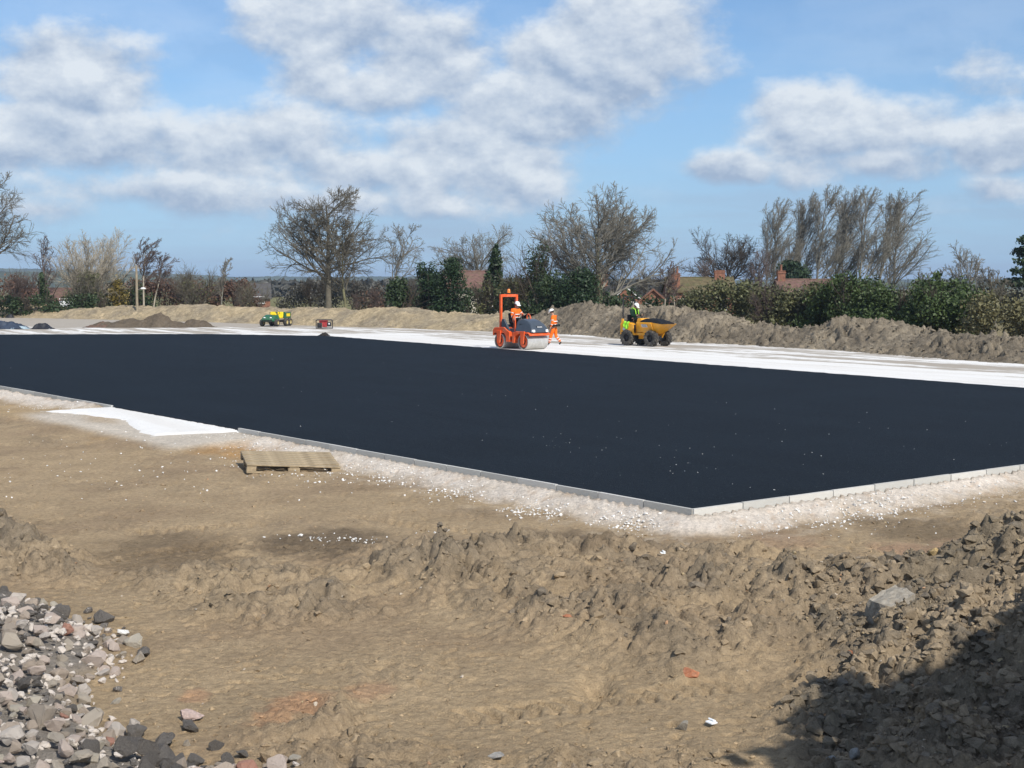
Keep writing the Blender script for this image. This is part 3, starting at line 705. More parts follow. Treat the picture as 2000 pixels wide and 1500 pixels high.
single('flint_stone', 'pale flint stone on the smooth earth at the bottom centre', 'stone', 1335, 1428, -.1, (.09, .08, .11), ROCKS[4], M['paleconc'], (.2, .1, .4), .3)
single('brown_cobble', 'smooth brown cobble near the bottom edge', 'stone', 970, 1487, -.1, (.16, .10, .08), ROCKS[0], M['grey_rock'], (0, 0, .1), .3)
single('pink_stone', 'pink angular stone standing alone right of the rubble heap', 'stone', 372, 1408, -.15, (.19, .15, .15), ROCKS[10], M['pinkrock'], (.1, .2, .3), .3)
single('pale_stone', 'pale stone at the outer tip of the rubble heap', 'stone', 238, 1243, -.1, (.15, .11, .13), ROCKS[11], M['whitestone'], (0, .3, .5), .3)
def scrap(name, label, px, py, z0, L, Wd, rz):
    b = MB(); b.box((0, 0, 0), (L, Wd, .012)); b.box((L*.3, Wd*.2, .012), (L*.5, Wd*.8, .012), Matrix.Rotation(.35, 3, 'Y'))
    x, y, _ = W(px, py, z0); z = Gs(x, y); o = b.build(name, M['litter'], None, .003); o.location = (x, y, z+.03); o.rotation_euler = (.1, .1, rz); tag(o, label, 'litter')
scrap('plastic_scrap', 'white plastic scrap on the flat earth right of centre', 1292, 1083, -.1, .13, .05, .1)
scrap('paper_scrap', 'crumpled bluish white scrap in the dug clods', 1390, 1374, -.05, .07, .06, .8)
# ------------------------------------------------------------------ banks of dug earth behind the stone bed
def bank(name, label, stations, width, seed, cA, cB, lump, res=.09, cat='earth bank', flat_top=.35):
    """stations: front foot x,y and crest height; the bank runs through them and falls away behind"""
    S = np.array(stations, float); seg = np.hypot(*np.diff(S[:, :2], axis=0).T); cum = np.concatenate([[0], np.cumsum(seg)])
    n = int(cum[-1]/res); s = np.linspace(0, cum[-1], n); fx, fy, h = (np.interp(s, cum, S[:, i]) for i in range(3))
    k = np.ones(25)/25; pad = lambda v: np.convolve(np.pad(v, 12, 'edge'), k, 'valid'); fx, fy, h = pad(fx), pad(fy), pad(h)
    tx, ty = np.gradient(fx), np.gradient(fy); L = np.hypot(tx, ty); nx, ny = -ty/L, tx/L
    sg = np.where(ny < 0, -1, 1); nx, ny = nx*sg, ny*sg
    m = int(width/(res*.8)); t = np.linspace(0, 1, m)**1.3
    T, I = np.meshgrid(t, np.arange(n)); x = fx[I]+nx[I]*T*width; y = fy[I]+ny[I]*T*width
    wob = fbm(x*.16, y*.16, 3, seed)
    prof = sstep(-.03, flat_top, T+.05*wob)*(1-.8*sstep(.62, 1., T))
    z = -.16+(h[I]+.16)*prof*(1+.45*wob)
    c1, i1 = clods(x, y, .62, seed+1); c2, i2 = clods(x, y, .30, seed+2)
    lm = lump*(.45+.9*sstep(-.25, .3, fbm(x*.3, y*.3, 2, seed+9)))*sstep(.0, .12, T)
    z = z+lm*(.30*(billow(x*1.3, y*1.3, seed+6, 4, .62)-.45)+.06*c1+.10*c2-.09)+.04*lump*fbm(x*4, y*4, 2, seed+4)
    z = z-(T > .97)*.5
    f = (np.clip(sstep(-.3, .4, fbm(x*.35, y*.35, 3, seed+20)), 0, 1)*.75+.25*i1).ravel()[:, None]
    c = np.array(cA)*(1-f)+np.array(cB)*f; c = c*(.82+.36*i2.ravel()[:, None])
    i = np.arange(n*m).reshape(n, m); q = np.stack([i[:-1, :-1], i[1:, :-1], i[1:, 1:], i[:-1, 1:]], -1).reshape(-1, 4)
    me = np_mesh(name, np.stack([x.ravel(), y.ravel(), z.ravel()], 1), q, True, c)
    return tag(link(name, me, M['bank']), label, cat)
def stn(px, py, cy, back=3.0):
    x, y, _ = W(px, py, -.06); return (x, y, D(px, cy, y+back)[2]-.06)
bank('clay_bank', 'long bank of lumpy grey-brown dug clay behind the dumper', [stn(3100, 800, 690), stn(2330, 735, 665), stn(2000, 714, 655), stn(1850, 704, 650), stn(1700, 692, 648), stn(1600, 684, 636), stn(1550, 681, 628), stn(1480, 677, 641), stn(1400, 673, 634), stn(1350, 671, 617), stn(1290, 668, 612), stn(1235, 664, 616), stn(1180, 660, 612), stn(1120, 655, 603), stn(1060, 651, 598), stn(1000, 648, 606), stn(950, 646, 616)],
     7.5, 100, (.205, .172, .128), (.315, .265, .195), 1.3, .1, flat_top=.5)
bank('tan_bank', 'low smooth bank of dry tan soil behind the utility vehicle', [stn(975, 649, 612), stn(900, 647, 613), stn(800, 643, 609), stn(640, 638, 604), stn(520, 634, 602), stn(430, 631, 601), stn(330, 628, 598), stn(260, 626, 594), stn(200, 625, 599), stn(80, 622, 599), stn(0, 621, 598), stn(-250, 621, 598)],
     8.0, 140, (.50, .395, .245), (.33, .275, .195), .55, .17, flat_top=.5)
for nm, lb, px, py, w, h, sd in (('soil_pile', 'low pile of dark brown soil, widest of those on the stone at the left', 245, 641, 5.2, .62, 1), ('soil_pile', 'pointed dark soil pile in the middle of the left piles', 302, 641, 3.2, .85, 2), ('soil_pile', 'small dark soil pile nearest the utility vehicle', 372, 640, 2.2, .55, 3), ('soil_pile', 'reddish low soil pile at the left end of the piles', 183, 641, 2.0, .36, 4)):
    x0, y0, _ = W(px, py, -.06); n = 40; X, Y = np.meshgrid(np.linspace(-1, 1, n), np.linspace(-1, 1, n)); q_ = np.hypot(X, Y)
    x = x0+X.ravel()*w; y = y0+1.6+Y.ravel()*1.5; z = -.25+(.2+h)*np.exp(-(q_.ravel()*1.75)**2)*(1+.5*fbm(x*1.1, y*1.1, 2, sd))+.14*fbm(x*2.6, y*2.6, 3, sd)
    i = np.arange(n*n).reshape(n, n); q = np.stack([i[:-1, :-1], i[:-1, 1:], i[1:, 1:], i[1:, :-1]], -1).reshape(-1, 4)
    cc = np.tile(np.array((.15, .120, .088) if sd != 4 else (.19, .125, .095)), (n*n, 1))
    tag(link(nm, np_mesh(nm, np.stack([x, y, z], 1), q, True, cc), M['bank']), lb, 'soil pile')

def bank_clods():
    r = np.random.default_rng(33); P = []; C = []
    ob = bpy.data.objects['clay_bank'].data; n = len(ob.vertices); co = np.zeros(n*3, np.float32); ob.vertices.foreach_get('co', co); co = co.reshape(-1, 3); cl = np.zeros(n*4, np.float32); ob.color_attributes['col'].data.foreach_get('color', cl); cl = cl.reshape(-1, 4)[:, :3]
    k = r.choice(n, 3600, replace=False); s = np.minimum(.36, .09+r.exponential(.06, len(k)))
    o = scatter_mesh('bank_clods', [(*co[i][:2], co[i][2]+s_*.0, s_) for i, s_ in zip(k, s)], SMALL, M['bank'], cl[k]*r.uniform(.72, 1.1, (len(k), 1)), False)
    tag(o, 'loose clods of clay lying over the bank behind the dumper', 'clods', kind='stuff')
bank_clods()
# ------------------------------------------------------------------ far hills and woods
def hills():
    r = np.random.default_rng(2)
    for k, (Y, pts, c) in enumerate(((2600, [(-900, 540), (0, 524), (120, 526), (240, 528), (330, 534), (460, 541), (540, 540), (640, 541), (800, 540), (1100, 545), (1500, 547), (2000, 545), (2900, 540)], (.045, .055, .042)),
                                     (1500, [(-900, 538), (0, 530), (200, 532), (300, 540), (420, 545), (520, 549), (900, 552), (1500, 553), (2900, 548)], (.055, .062, .036)))):
        px = np.linspace(-900, 2900, 900); top = np.interp(px, [p[0] for p in pts], [p[1] for p in pts])
        top = top-2.2*np.abs(gnoise(px*.06, px*0+k, 3))-1.4*np.abs(gnoise(px*.21, px*0+k, 5))
        X = (px-1000)/FPX*Y; Z = CAM_H+(HOR-top)/FPX*Y
        rows = [(0, 0., -2.), (0, .55, -.0), (25, .85, 0), (60, 1., 0), (400, .9, 0)]
        V = np.concatenate([np.stack([X*(1+dy/Y), np.full_like(X, Y+dy)+8*gnoise(px*.1, px*0+a, 9), np.where(np.full_like(X, bool(b < 0)), b, Z*a)], 1) for dy, a, b in rows])
        n = len(px); i = np.arange(n*len(rows)).reshape(len(rows), n); q = np.stack([i[:-1, :-1], i[:-1, 1:], i[1:, 1:], i[1:, :-1]], -1).reshape(-1, 4)
        cc = np.array(c)*(1+.5*r.normal(0, .35, (len(V), 1))); cc = np.clip(cc, .02, 1)
        o = link('hills', np_mesh('hills', V, q, True, cc), M['hill']); tag(o, 'low wooded hills on the horizon', 'hills', kind='structure')
mh_, th_, ph_ = mat_new('distant_wood'); at_ = nd(th_, 'ShaderNodeAttribute', attribute_name='col'); g_ = nd(th_, 'ShaderNodeNewGeometry').outputs['Position']
setin(th_, ph_, 'Base Color', mixc(th_, maprange(th_, noise(th_, g_, .03, 5, .7), .35, .65), at_.outputs['Color'], (.10, .11, .06))); ph_.inputs['Roughness'].default_value = 1; ph_.inputs['Specular IOR Level'].default_value = 0
M['hill'] = mh_
hills()

# ------------------------------------------------------------------ trees
def bark(name, col, var=.25): return mat_plain(name, col, .95, 0, var, 1.6, .1, tuple(c*.6 for c in col), .5, .6, 18)
M['bark_brown'] = bark('brown_bark', (.140, .125, .096)); M['bark_grey'] = bark('grey_bark', (.195, .182, .152)); M['bark_green'] = bark('mossy_bark', (.19, .18, .105)); M['bark_pale'] = bark('pale_bark', (.38, .34, .27)); M['bark_dark'] = bark('dark_bark', (.085, .070, .055)); M['bark_purple'] = bark('purplish_twigs', (.13, .10, .088))
def leafmat(name, col, var=.45):
    m, t, p = mat_new(name); g = nd(t, 'ShaderNodeNewGeometry'); n = noise(t, g.outputs['Position'], 1.1, 4, .6)
    k = mixc(t, maprange(t, n, .3, .7), tuple(c*(1-var) for c in col), tuple(c*(1+var) for c in col))
    k = mixc(t, mth(t, 'MULTIPLY', g.outputs['Random Per Island'], .5), k, tuple(c*1.5 for c in col))
    setin(t, p, 'Base Color', k); p.inputs['Roughness'].default_value = .55; p.inputs['Specular IOR Level'].default_value = .3
    return m
M['leaf_dark'] = leafmat('dark_evergreen', (.030, .048, .018)); M['leaf_holly'] = leafmat('holly_leaves', (.022, .042, .016)); M['leaf_green'] = leafmat('green_hedge', (.046, .070, .020)); M['leaf_olive'] = leafmat('olive_scrub', (.085, .088, .038)); M['leaf_tan'] = leafmat('dry_scrub', (.125, .115, .055)); M['leaf_rust'] = leafmat('rusty_hedge', (.105, .058, .038)); M['leaf_yellow'] = leafmat('yellowish_bush', (.17, .13, .03)); M['leaf_pine'] = leafmat('pine_needles', (.028, .048, .020)); M['wood_far'] = leafmat('far_wood', (.060, .058, .048))

def nrm(v): return v/np.maximum(np.linalg.norm(v, axis=-1, keepdims=True), 1e-9)
def grow(P0, D0, L, k, up, wig, wind, r):
    n = len(P0); P = np.zeros((n, k+1, 3)); P[:, 0] = P0; d = nrm(D0); st = (L/k)[:, None]
    for i in range(k):
        d = nrm(d+np.array((0, 0, 1))*up+r.normal(0, wig, (n, 3))+np.array(wind))
        P[:, i+1] = P[:, i]+d*st
    return P
def kids(P, Rd, L, m, t0, t1, ang, aj, lf, lj, rf, r, taper=.45, flat=0.):
    n, k1 = P.shape[:2]; k = k1-1
    t = t0+(t1-t0)*((np.arange(m)[None, :]+r.random((n, m)))/m); t = np.clip(t, 0, .999); i = np.floor(t*k).astype(int); f = (t*k-i)[..., None]
    a = np.arange(n)[:, None]; p = P[a, i]*(1-f)+P[a, i+1]*f; tan = nrm(P[a, i+1]-P[a, i])
    rad = (Rd[a, i]*(1-f[..., 0])+Rd[a, i+1]*f[..., 0])
    rv = r.normal(0, 1, (n, m, 3)); rv[..., 2] *= (1-flat); perp = nrm(np.cross(tan, rv)); perp[..., 2] *= (1-flat*.7); perp = nrm(perp)
    an = (ang+aj*r.normal(0, 1, (n, m)))[..., None]; d = np.cos(an)*tan+np.sin(an)*perp
    ln = L[:, None]*lf*(1-taper*(t-t0)/(t1-t0+1e-6))*(1+lj*r.uniform(-1, 1, (n, m)))
    return p.reshape(-1, 3), d.reshape(-1, 3), np.maximum(ln.ravel(), .05), (rad*rf).ravel()
def tubes(P, Rd, sides):
    n, k1 = P.shape[:2]; tan = np.zeros_like(P); tan[:, :-1] = P[:, 1:]-P[:, :-1]; tan[:, -1] = tan[:, -2]; tan = nrm(tan)
    ref = np.where(np.abs(tan[..., 2:3]) > .9, np.array((1., 0, 0)), np.array((0., 0, 1))); u = nrm(np.cross(tan, ref)); v = np.cross(tan, u)
    a = np.arange(sides)*2*np.pi/sides
    V = P[:, :, None]+Rd[:, :, None, None]*(np.cos(a)[None, None, :, None]*u[:, :, None]+np.sin(a)[None, None, :, None]*v[:, :, None])
    i = np.arange(n*k1*sides).reshape(n, k1, sides); j = np.roll(i, -1, 2)
    F = np.stack([i[:, :-1], j[:, :-1], j[:, 1:], i[:, 1:]], -1).reshape(-1, 4)
    return V.reshape(-1, 3), F
def spikes(P, r0):
    n = len(P); t = nrm(P[:, 1]-P[:, 0]); ref = np.where(np.abs(t[:, 2:3]) > .9, np.array((1., 0, 0)), np.array((0., 0, 1))); u = nrm(np.cross(t, ref)); v = np.cross(t, u)
    V = np.stack([P[:, 0]+u*r0, P[:, 0]-.5*u*r0+.87*v*r0, P[:, 0]-.5*u*r0-.87*v*r0, P[:, 1]], 1).reshape(-1, 3); b = np.arange(n)[:, None]*4
    return V, np.concatenate([b+np.array((0, 1, 3, 3)), b+np.array((1, 2, 3, 3)), b+np.array((2, 0, 3, 3))])
def join(parts):
    Vs, Fs, o = [], [], 0
    for V, F in parts: Vs.append(V); Fs.append(F+o); o += len(V)
    return np.concatenate(Vs), np.concatenate(Fs)
def tri(F):
    return np.concatenate([F[:, :3], F[F[:, 3] != F[:, 2]][:, [0, 2, 3]]])
def lin(r0, r1, k): return r0[:, None]*(1-np.linspace(0, 1, k+1)[None, :])+r1*np.linspace(0, 1, k+1)[None, :]
def tree_mesh(H, seed, trunk_r=.3, trunk_h=.85, lean=(0, 0), nlimb=14, t0=.22, lang=1.0, llen=.5, ltap=.55, lup=.10, wind=(0, 0, 0), nb=8, nt=7, ntt=5, bang=.75, wig=.13, twig_r=.014, blen=.5, tup=.06, flat=0., twl=.5):
    r = np.random.default_rng(seed); K = 8
    P = grow(np.zeros((1, 3)), np.array([[lean[0]*.6, lean[1]*.6, 1.]]), np.array([H*trunk_h]), K, .05, .05, (lean[0]*.1, lean[1]*.1, 0), r)
    P[:, 0, 2] -= .5
    Rt = lin(np.array([trunk_r]), trunk_r*.22, K); Rt[:, 0] *= 1.35
    trunk = tubes(P, Rt, 8); L = np.array([H])
    p, d, ln, rd = kids(P, Rt, L, nlimb, t0, 1., lang, .18, llen, .2, .52, r, ltap)
    P1 = grow(p, d, ln, 7, lup, wig*.8, wind, r); R1 = lin(rd, .03, 7)
    p, d, l2, rd = kids(P1, R1, ln, nb, .15, 1., bang, .2, blen, .3, .6, r, .5, flat)
    P2 = grow(p, d, l2, 5, tup, wig, wind, r); R2 = lin(rd, .014, 5)
    p, d, l3, rd = kids(P2, R2, l2, nt, .12, 1., .7, .25, twl, .35, .6, r, .4, flat)
    P3 = grow(p, d, l3, 2, tup*.7, wig, wind, r); R3 = lin(np.minimum(np.maximum(rd, twig_r), .020), twig_r*.8, 2)
    parts = [tubes(P1, R1, 6), tubes(P2, R2, 4), tubes(P3, R3, 3)]
    if ntt:
        p, d, l4, rd = kids(P3, R3, l3, ntt, .15, 1., .6, .25, .55, .4, .7, r, .3, flat)
        P4 = grow(p, d, l4, 1, tup*.5, wig, wind, r); parts.append(spikes(P4, twig_r))
    return np_mesh('trunk', *trunk, True), np_mesh('crown', *join([(v, tri(f)) for v, f in parts]), True)
def put_tree(name, label, px, Y, meshes, bark_m, base=-.1, rz=0, sc=1., group=None, twig_m=None, cat='tree', sxy=1.):
    root = empty(name, (*D(px, 560, Y)[:2], base), rz, label, cat, group); root.scale = (sc*sxy, sc*sxy, sc)
    a, b = meshes
    t = link('trunk', a, bark_m, root); c = link('crown', b, twig_m or bark_m, root)
    return root
def Htop(py, Y, base=-.1): return D(1000, py, Y)[2]-base
def quad_cloud(C, size, r, up=.0, aspect=1.6):
    n = len(C); a = nrm(r.normal(0, 1, (n, 3))); b = nrm(np.cross(a, r.normal(0, 1, (n, 3)))); s = size*r.uniform(.6, 1.4, (n, 1))
    V = np.stack([C-a*s*aspect/2, C+b*s/2, C+a*s*aspect/2, C-b*s/2], 1).reshape(-1, 3)
    return V, np.arange(4*n).reshape(n, 4)
def lump_pts(lumps, n, r, shell=.45):
    """points near the surfaces of a set of ellipsoids (x,y,z,rx,ry,rz)"""
    A = np.array(lumps, float); w = A[:, 3]*A[:, 5]+A[:, 3]*A[:, 4]; k = r.choice(len(A), n, p=w/w.sum()); a = A[k]
    d = nrm(r.normal(0, 1, (n, 3))); q = r.random((n, 1))**shell*(1+.12*r.normal(0, 1, (n, 1)))
    P = a[:, :3]+d*q*a[:, 3:]
    return P[P[:, 2] > .02]
def bushy(name, label, px, Y, w, h, mat, seed, n=2600, leaf=.17, lumps=9, base=-.1, group=None, cat='bush', depth=None, stems=5, twig=None, ntw=0, z0=.0):
    """a shrub with clumps of leaf faces; twigs poke out of it"""
    r = np.random.default_rng(seed); root = empty(name, (*D(px, 560, Y)[:2], base), 0, label, cat, group); dp = depth or w*.8
    L = []
    for i in range(lumps):
        a = r.uniform(0, 6.28); q = r.random()**.6; zc = h*(z0+(1-z0)*r.uniform(.12, .80)); wd = 1-.55*max(0, (zc/h-.45)/.55)
        rr_ = r.uniform(.2, .36)
        L.append((math.cos(a)*q*w*.34*wd, math.sin(a)*q*dp*.34, zc, w*rr_*wd, dp*rr_, min(h*rr_*.75, h-zc if h-zc > .1*h else .1*h)))
    V, F = quad_cloud(lump_pts(L, n, r), leaf, r); link('foliage', np_mesh('foliage', V, F), mat, root)
    ps = r.normal(0, w*.06, (stems, 3)); ps[:, 2] = -.2; d = r.normal(0, .35, (stems, 3)); d[:, 2] = 1
    P1 = grow(ps, d, np.full(stems, h*.85), 5, .1, .12, (0, 0, 0), r); R1 = lin(np.full(stems, .05+.012*h), .02, 5); parts = [tubes(P1, R1, 5)]
    if ntw:
        p, dd, ln, rd = kids(P1, R1, np.full(stems, h), max(1, ntw//stems), .25, 1., .7, .3, .42, .4, .5, r, .4)
        P2 = grow(p, dd, ln, 4, .12, .15, (0, 0, 0), r); R2 = lin(np.full(len(p), .018), .009, 4); parts.append(tubes(P2, R2, 3))
        p, dd, ln, rd = kids(P2, R2, ln, 4, .2, 1., .6, .3, .5, .4, .7, r, .3)
        P3 = grow(p, dd, ln, 2, .1, .15, (0, 0, 0), r); parts.append(tubes(P3, lin(np.full(len(p), .011), .007, 2), 3))
    link('stems', np_mesh('stems', *join(parts), True), twig or M['bark_dark'], root)
    return root
# bare trees, left to right
tm = tree_mesh
Y = 120; H = Htop(362, Y)
put_tree('beech_tree', 'large bare tree cut by the left edge, drooping branches', -45, Y, tm(H, 1, .42, .85, (.03, 0), 18, .25, 1.05, .62, .45, .03, (.02, 0, 0), 11, 9, 7, .8, .16, flat=.3), M['bark_brown'])
Y = 150; H = Htop(470, Y)
put_tree('young_tree', 'dark twiggy tree just right of the large left tree', 92, Y, tm(H, 2, .16, .9, (0, 0), 14, .2, .7, .38, .5, .1, (.02, 0, 0), 7, 6, 4), M['bark_purple'])
Y = 140; H = Htop(458, Y)
put_tree('willow_tree', 'pale domed bare tree above the dark green bush at the left', 168, Y, tm(H, 3, .30, .38, (0, 0), 26, .2, .85, .72, .1, .11, (.01, 0, 0), 10, 7, 5, .5, .09, blen=.42), M['bark_pale'])
Y = 125; H = Htop(478, Y)
put_tree('birch_tree', 'windswept birch with pale stem beside the lamp pole', 280, Y, tm(H, 4, .11, .92, (.05, 0), 16, .45, .75, .30, .3, .06, (.10, 0, -.01), 8, 6, 4, .6, .14), M['bark_pale'], twig_m=M['bark_purple'])
Y = 127; H = Htop(505, Y)
put_tree('birch_tree', 'smaller leaning birch right of the taller birch', 296, Y, tm(H, 5, .09, .95, (.28, 0), 12, .45, .75, .32, .3, .05, (.08, 0, -.02), 7, 6, 3, .6, .14), M['bark_pale'], twig_m=M['bark_purple'])
Y = 135; H = Htop(502, Y)
put_tree('sapling_tree', 'slim bare sapling above the long brown hedge', 430, Y, tm(H, 6, .09, .95, (0, 0), 16, .3, .6, .27, .6, .1, (.02, 0, 0), 6, 6, 3), M['bark_grey'])
Y = 130; H = Htop(376, Y)
put_tree('beech_tree', 'tallest bare tree left of centre with spreading windswept crown', 640, Y, tm(H, 7, .34, .90, (.06, 0), 25, .30, 1.15, .52, .55, .02, (.03, 0, 0), 11, 8, 6, .8, .15, flat=.35), M['bark_brown'])
Y = 118; H = Htop(440, Y)
put_tree('ash_tree', 'bare tree with mossy lit trunk under the tallest crown', 677, Y, tm(H, 8, .15, .9, (.02, 0), 20, .28, .9, .42, .5, .06, (.03, 0, 0), 9, 8, 6, .7, .15), M['bark_green'], twig_m=M['bark_brown'])
Y = 122; H = Htop(452, Y)
put_tree('ash_tree', 'thin bare tree leaning right over the small dark shrub', 752, Y, tm(H, 9, .15, .92, (.30, 0), 11, .35, .8, .42, .4, .12, (0, 0, 0), 7, 6, 3, .65, .15), M['bark_grey'])
Y = 150; H = Htop(438, Y)
put_tree('oak_tree', 'pale bare oak crown rising behind the dark hollies', 935, Y, tm(H, 10, .38, .55, (0, 0), 16, .3, 1.0, .62, .2, .07, (0, 0, 0), 10, 8, 6, .75, .16), M['bark_grey'])
Y = 108; H = Htop(384, Y)
put_tree('oak_tree', 'big broad bare oak behind the roller and the walking worker', 1172, Y, tm(H, 11, .28, .72, (0, 0), 30, .18, 1.05, .62, .42, .105, (.015, 0, 0), 12, 8, 6, .6, .12, blen=.45), M['bark_green'], twig_m=M['bark_grey'], sxy=1.12)
Y = 190; H = Htop(524, Y)
for i, (px, lb) in enumerate(((1262, 'distant bare tree left of the red chimney, left one'), (1290, 'distant bare tree left of the red chimney, right one'))):
    put_tree('distant_tree', lb, px, Y+i*6, tm(H, 12+i, .2, .7, (0, 0), 14, .25, .8, .5, .3, .08, (0, 0, 0), 7, 6, 4, twig_r=.014), M['bark_dark'])
Y = 170; H = Htop(447, Y)
put_tree('plane_tree', 'rounded bare tree between the chimneys, left of the poplars', 1428, Y, tm(H, 14, .34, .55, (0, 0), 18, .3, .95, .58, .2, .05, (0, 0, 0), 10, 8, 6, .75, .15, twig_r=.015), M['bark_dark'])
Y = 160
put_tree('young_tree', 'dark bare tree close behind the rounded tree', 1487, Y, tm(Htop(480, Y), 15, .2, .8, (0, 0), 14, .25, .75, .4, .4, .08, (0, 0, 0), 8, 6, 4), M['bark_purple'])
put_tree('young_tree', 'low dark bare tree left of the rounded tree', 1378, Y+4, tm(Htop(505, Y), 16, .16, .8, (0, 0), 12, .25, .75, .4, .4, .08, (0, 0, 0), 7, 6, 4), M['bark_purple'])
# the row of poplars bent by the wind
Yp = 165; Hp = Htop(395, Yp)
POP = [tm(Hp, 20+i, .14, .97, (.13, 0), 24, .12, .60, .46, .58, .13, (.05, 0, 0), 9, 7, 5, .42, .055, .012, .42, .07) for i in range(3)]
names = ['first poplar of the windswept row, counted from the left', 'second poplar of the windswept row, counted from the left', 'third poplar of the windswept row, thin and close to its neighbours', 'fourth poplar of the windswept row, the tallest on the left half', 'fifth poplar of the windswept row, in its middle', 'sixth poplar of the windswept row, right of its middle', 'seventh poplar of the windswept row', 'eighth poplar of the windswept row, last before the gap', 'broad last poplar at the right end of the windswept row', 'short poplar behind the left end of the windswept row']
for i, (px, top) in enumerate(((1508, 411), (1538, 405), (1560, 403), (1590, 389), (1622, 389), (1643, 402), (1677, 391), (1706, 394), (1744, 396), (1492, 440))):
    put_tree('poplar_tree', names[i], px, Yp+3*(i % 3), POP[i % 3], M['bark_grey'], sc=Htop(top, Yp)/Hp, group='poplars in a row', rz=(.35, -.3, .2, -.2, 0, .3)[i % 6], sxy=1.5 if i == 8 else (1.15 if i != 2 else .8))
Y = 110
put_tree('thorn_tree', 'bare thin tree behind the right end of the green hedge', 1885, Y, tm(Htop(488, Y), 30, .16, .75, (0, 0), 14, .2, .75, .45, .3, .1, (.02, 0, 0), 8, 6, 4), M['bark_grey'])
put_tree('thorn_tree', 'bare twiggy tree at the right, next to the scrub', 1945, Y-4, tm(Htop(520, Y), 31, .13, .75, (0, 0), 12, .2, .75, .45, .3, .1, (.02, 0, 0), 7, 6, 4), M['bark_brown'])
put_tree('thorn_tree', 'low sprawling bare tree below the last poplar', 1795, Y+6, tm(Htop(520, Y), 32, .12, .7, (.1, 0), 12, .2, .9, .5, .3, .05, (.03, 0, 0), 7, 6, 3), M['bark_brown'])
# slim pale stems in front of the houses
for px, lb, top in ((1298, 'slim pale birch stem left of the red chimney', 520), (1322, 'slim pale birch stem in front of the red chimney', 545)):
    put_tree('birch_sapling', lb, px, 92, tm(Htop(top, 92), 33+px, .07, .95, (0, 0), 9, .5, .55, .28, .4, .1, (.02, 0, 0), 5, 5, 2), M['bark_pale'], twig_m=M['bark_purple'])

# evergreens
def conifer(name, label, px, Y, h, w, seed, lean=0., n=2600, leaf=.16, mat='leaf_pine', cat='tree', z0=.1, layers=9):
    r = np.random.default_rng(seed); root = empty(name, (*D(px, 560, Y)[:2], -.1), 0, label, cat); L = []
    for k in range(layers):
        t = z0+(1-z0)*(k+.5)/layers; rad = w*.5*(1-t)**.7+.1*w*.5
        for _ in range(3):
            a = r.uniform(0, 6.28); L.append((lean*t*h+math.cos(a)*rad*.55, math.sin(a)*rad*.55, t*h, rad*.7, rad*.7, h*.055))
    V, F = quad_cloud(lump_pts(L, n, r), leaf, r); link('crown', np_mesh('crown', V, F), M[mat], root)
    b = MB(); b.cyl((0, 0, -.3), (lean*h*.95, 0, h*.93), .03*h*.5+.06, 8, .02); b.build('trunk', M['bark_dark'], root, 0, True); return root
conifer('pine_tree', 'dark leaning conifer between the hollies and the oak', 955, 112, Htop(478, 112), 2.2, 50, .10, 3000, z0=.42)
conifer('spruce_tree', 'small dark conifer in front of the brick gable', 1281, 88, Htop(583, 88), 1.0, 51, 0, 900, .12)
conifer('cypress_tree', 'pointed dark conifer rising from the green hedge', 1832, 79, Htop(532, 79), 2.6, 52, 0, 2600, .15, 'leaf_green', z0=.05)
conifer('pine_tree', 'tall dark pine cut by the right edge', 2010, 120, Htop(440, 120), 6.5, 53, 0, 4500, .2, 'leaf_pine', z0=.35, layers=6)
bushy('pine_tree', 'dark rounded pine behind the small red chimney at the right', 1543, 150, 5.2, Htop(507, 150), M['leaf_pine'], 54, 3600, .2, 10, z0=.45, cat='tree')
bushy('holly_bush', 'tall dark holly, the larger of two beside each other', 872, 106, 3.4, Htop(500, 106), M['leaf_holly'], 60, 7000, .12, 12, z0=.12)
bushy('holly_bush', 'dark holly, the smaller of two beside each other', 833, 108, 2.2, Htop(508, 108), M['leaf_holly'], 61, 4200, .12, 9, z0=.15)
bushy('holly_bush', 'small dark evergreen shrub beside the thin leaning tree', 778, 106, 2.6, Htop(535, 106), M['leaf_dark'], 62, 2300, .16, 8, z0=.1, ntw=40)
bushy('ivy_thicket', 'dark ivy-clad tree left of the broad oak', 1060, 104, 3.6, Htop(462, 104), M['leaf_dark'], 63, 6000, .12, 13, ntw=80)
bushy('laurel_bush', 'dark laurel under the broad oak, its right part', 1138, 98, 5.4, Htop(520, 98), M['leaf_holly'], 64, 8000, .12, 14, ntw=50)
bushy('laurel_bush', 'dark laurel behind the roller, its left neighbour brownish', 1072, 99, 4.2, Htop(528, 99), M['leaf_dark'], 65, 6000, .12, 12)
bushy('scrub_bush', 'olive scrub between conifer and roller', 1008, 104, 3.4, Htop(528, 104), M['leaf_olive'], 66, 3000, .13, 10, ntw=80)
bushy('scrub_bush', 'thin brown scrub in front of the pale house wall', 945, 106, 2.4, Htop(545, 106), M['leaf_olive'], 67, 700, .12, 8, ntw=90)
bushy('laurel_bush', 'green bush right of the broad oak trunk', 1205, 101, 2.2, Htop(560, 101), M['leaf_dark'], 68, 1800, .15, 8)
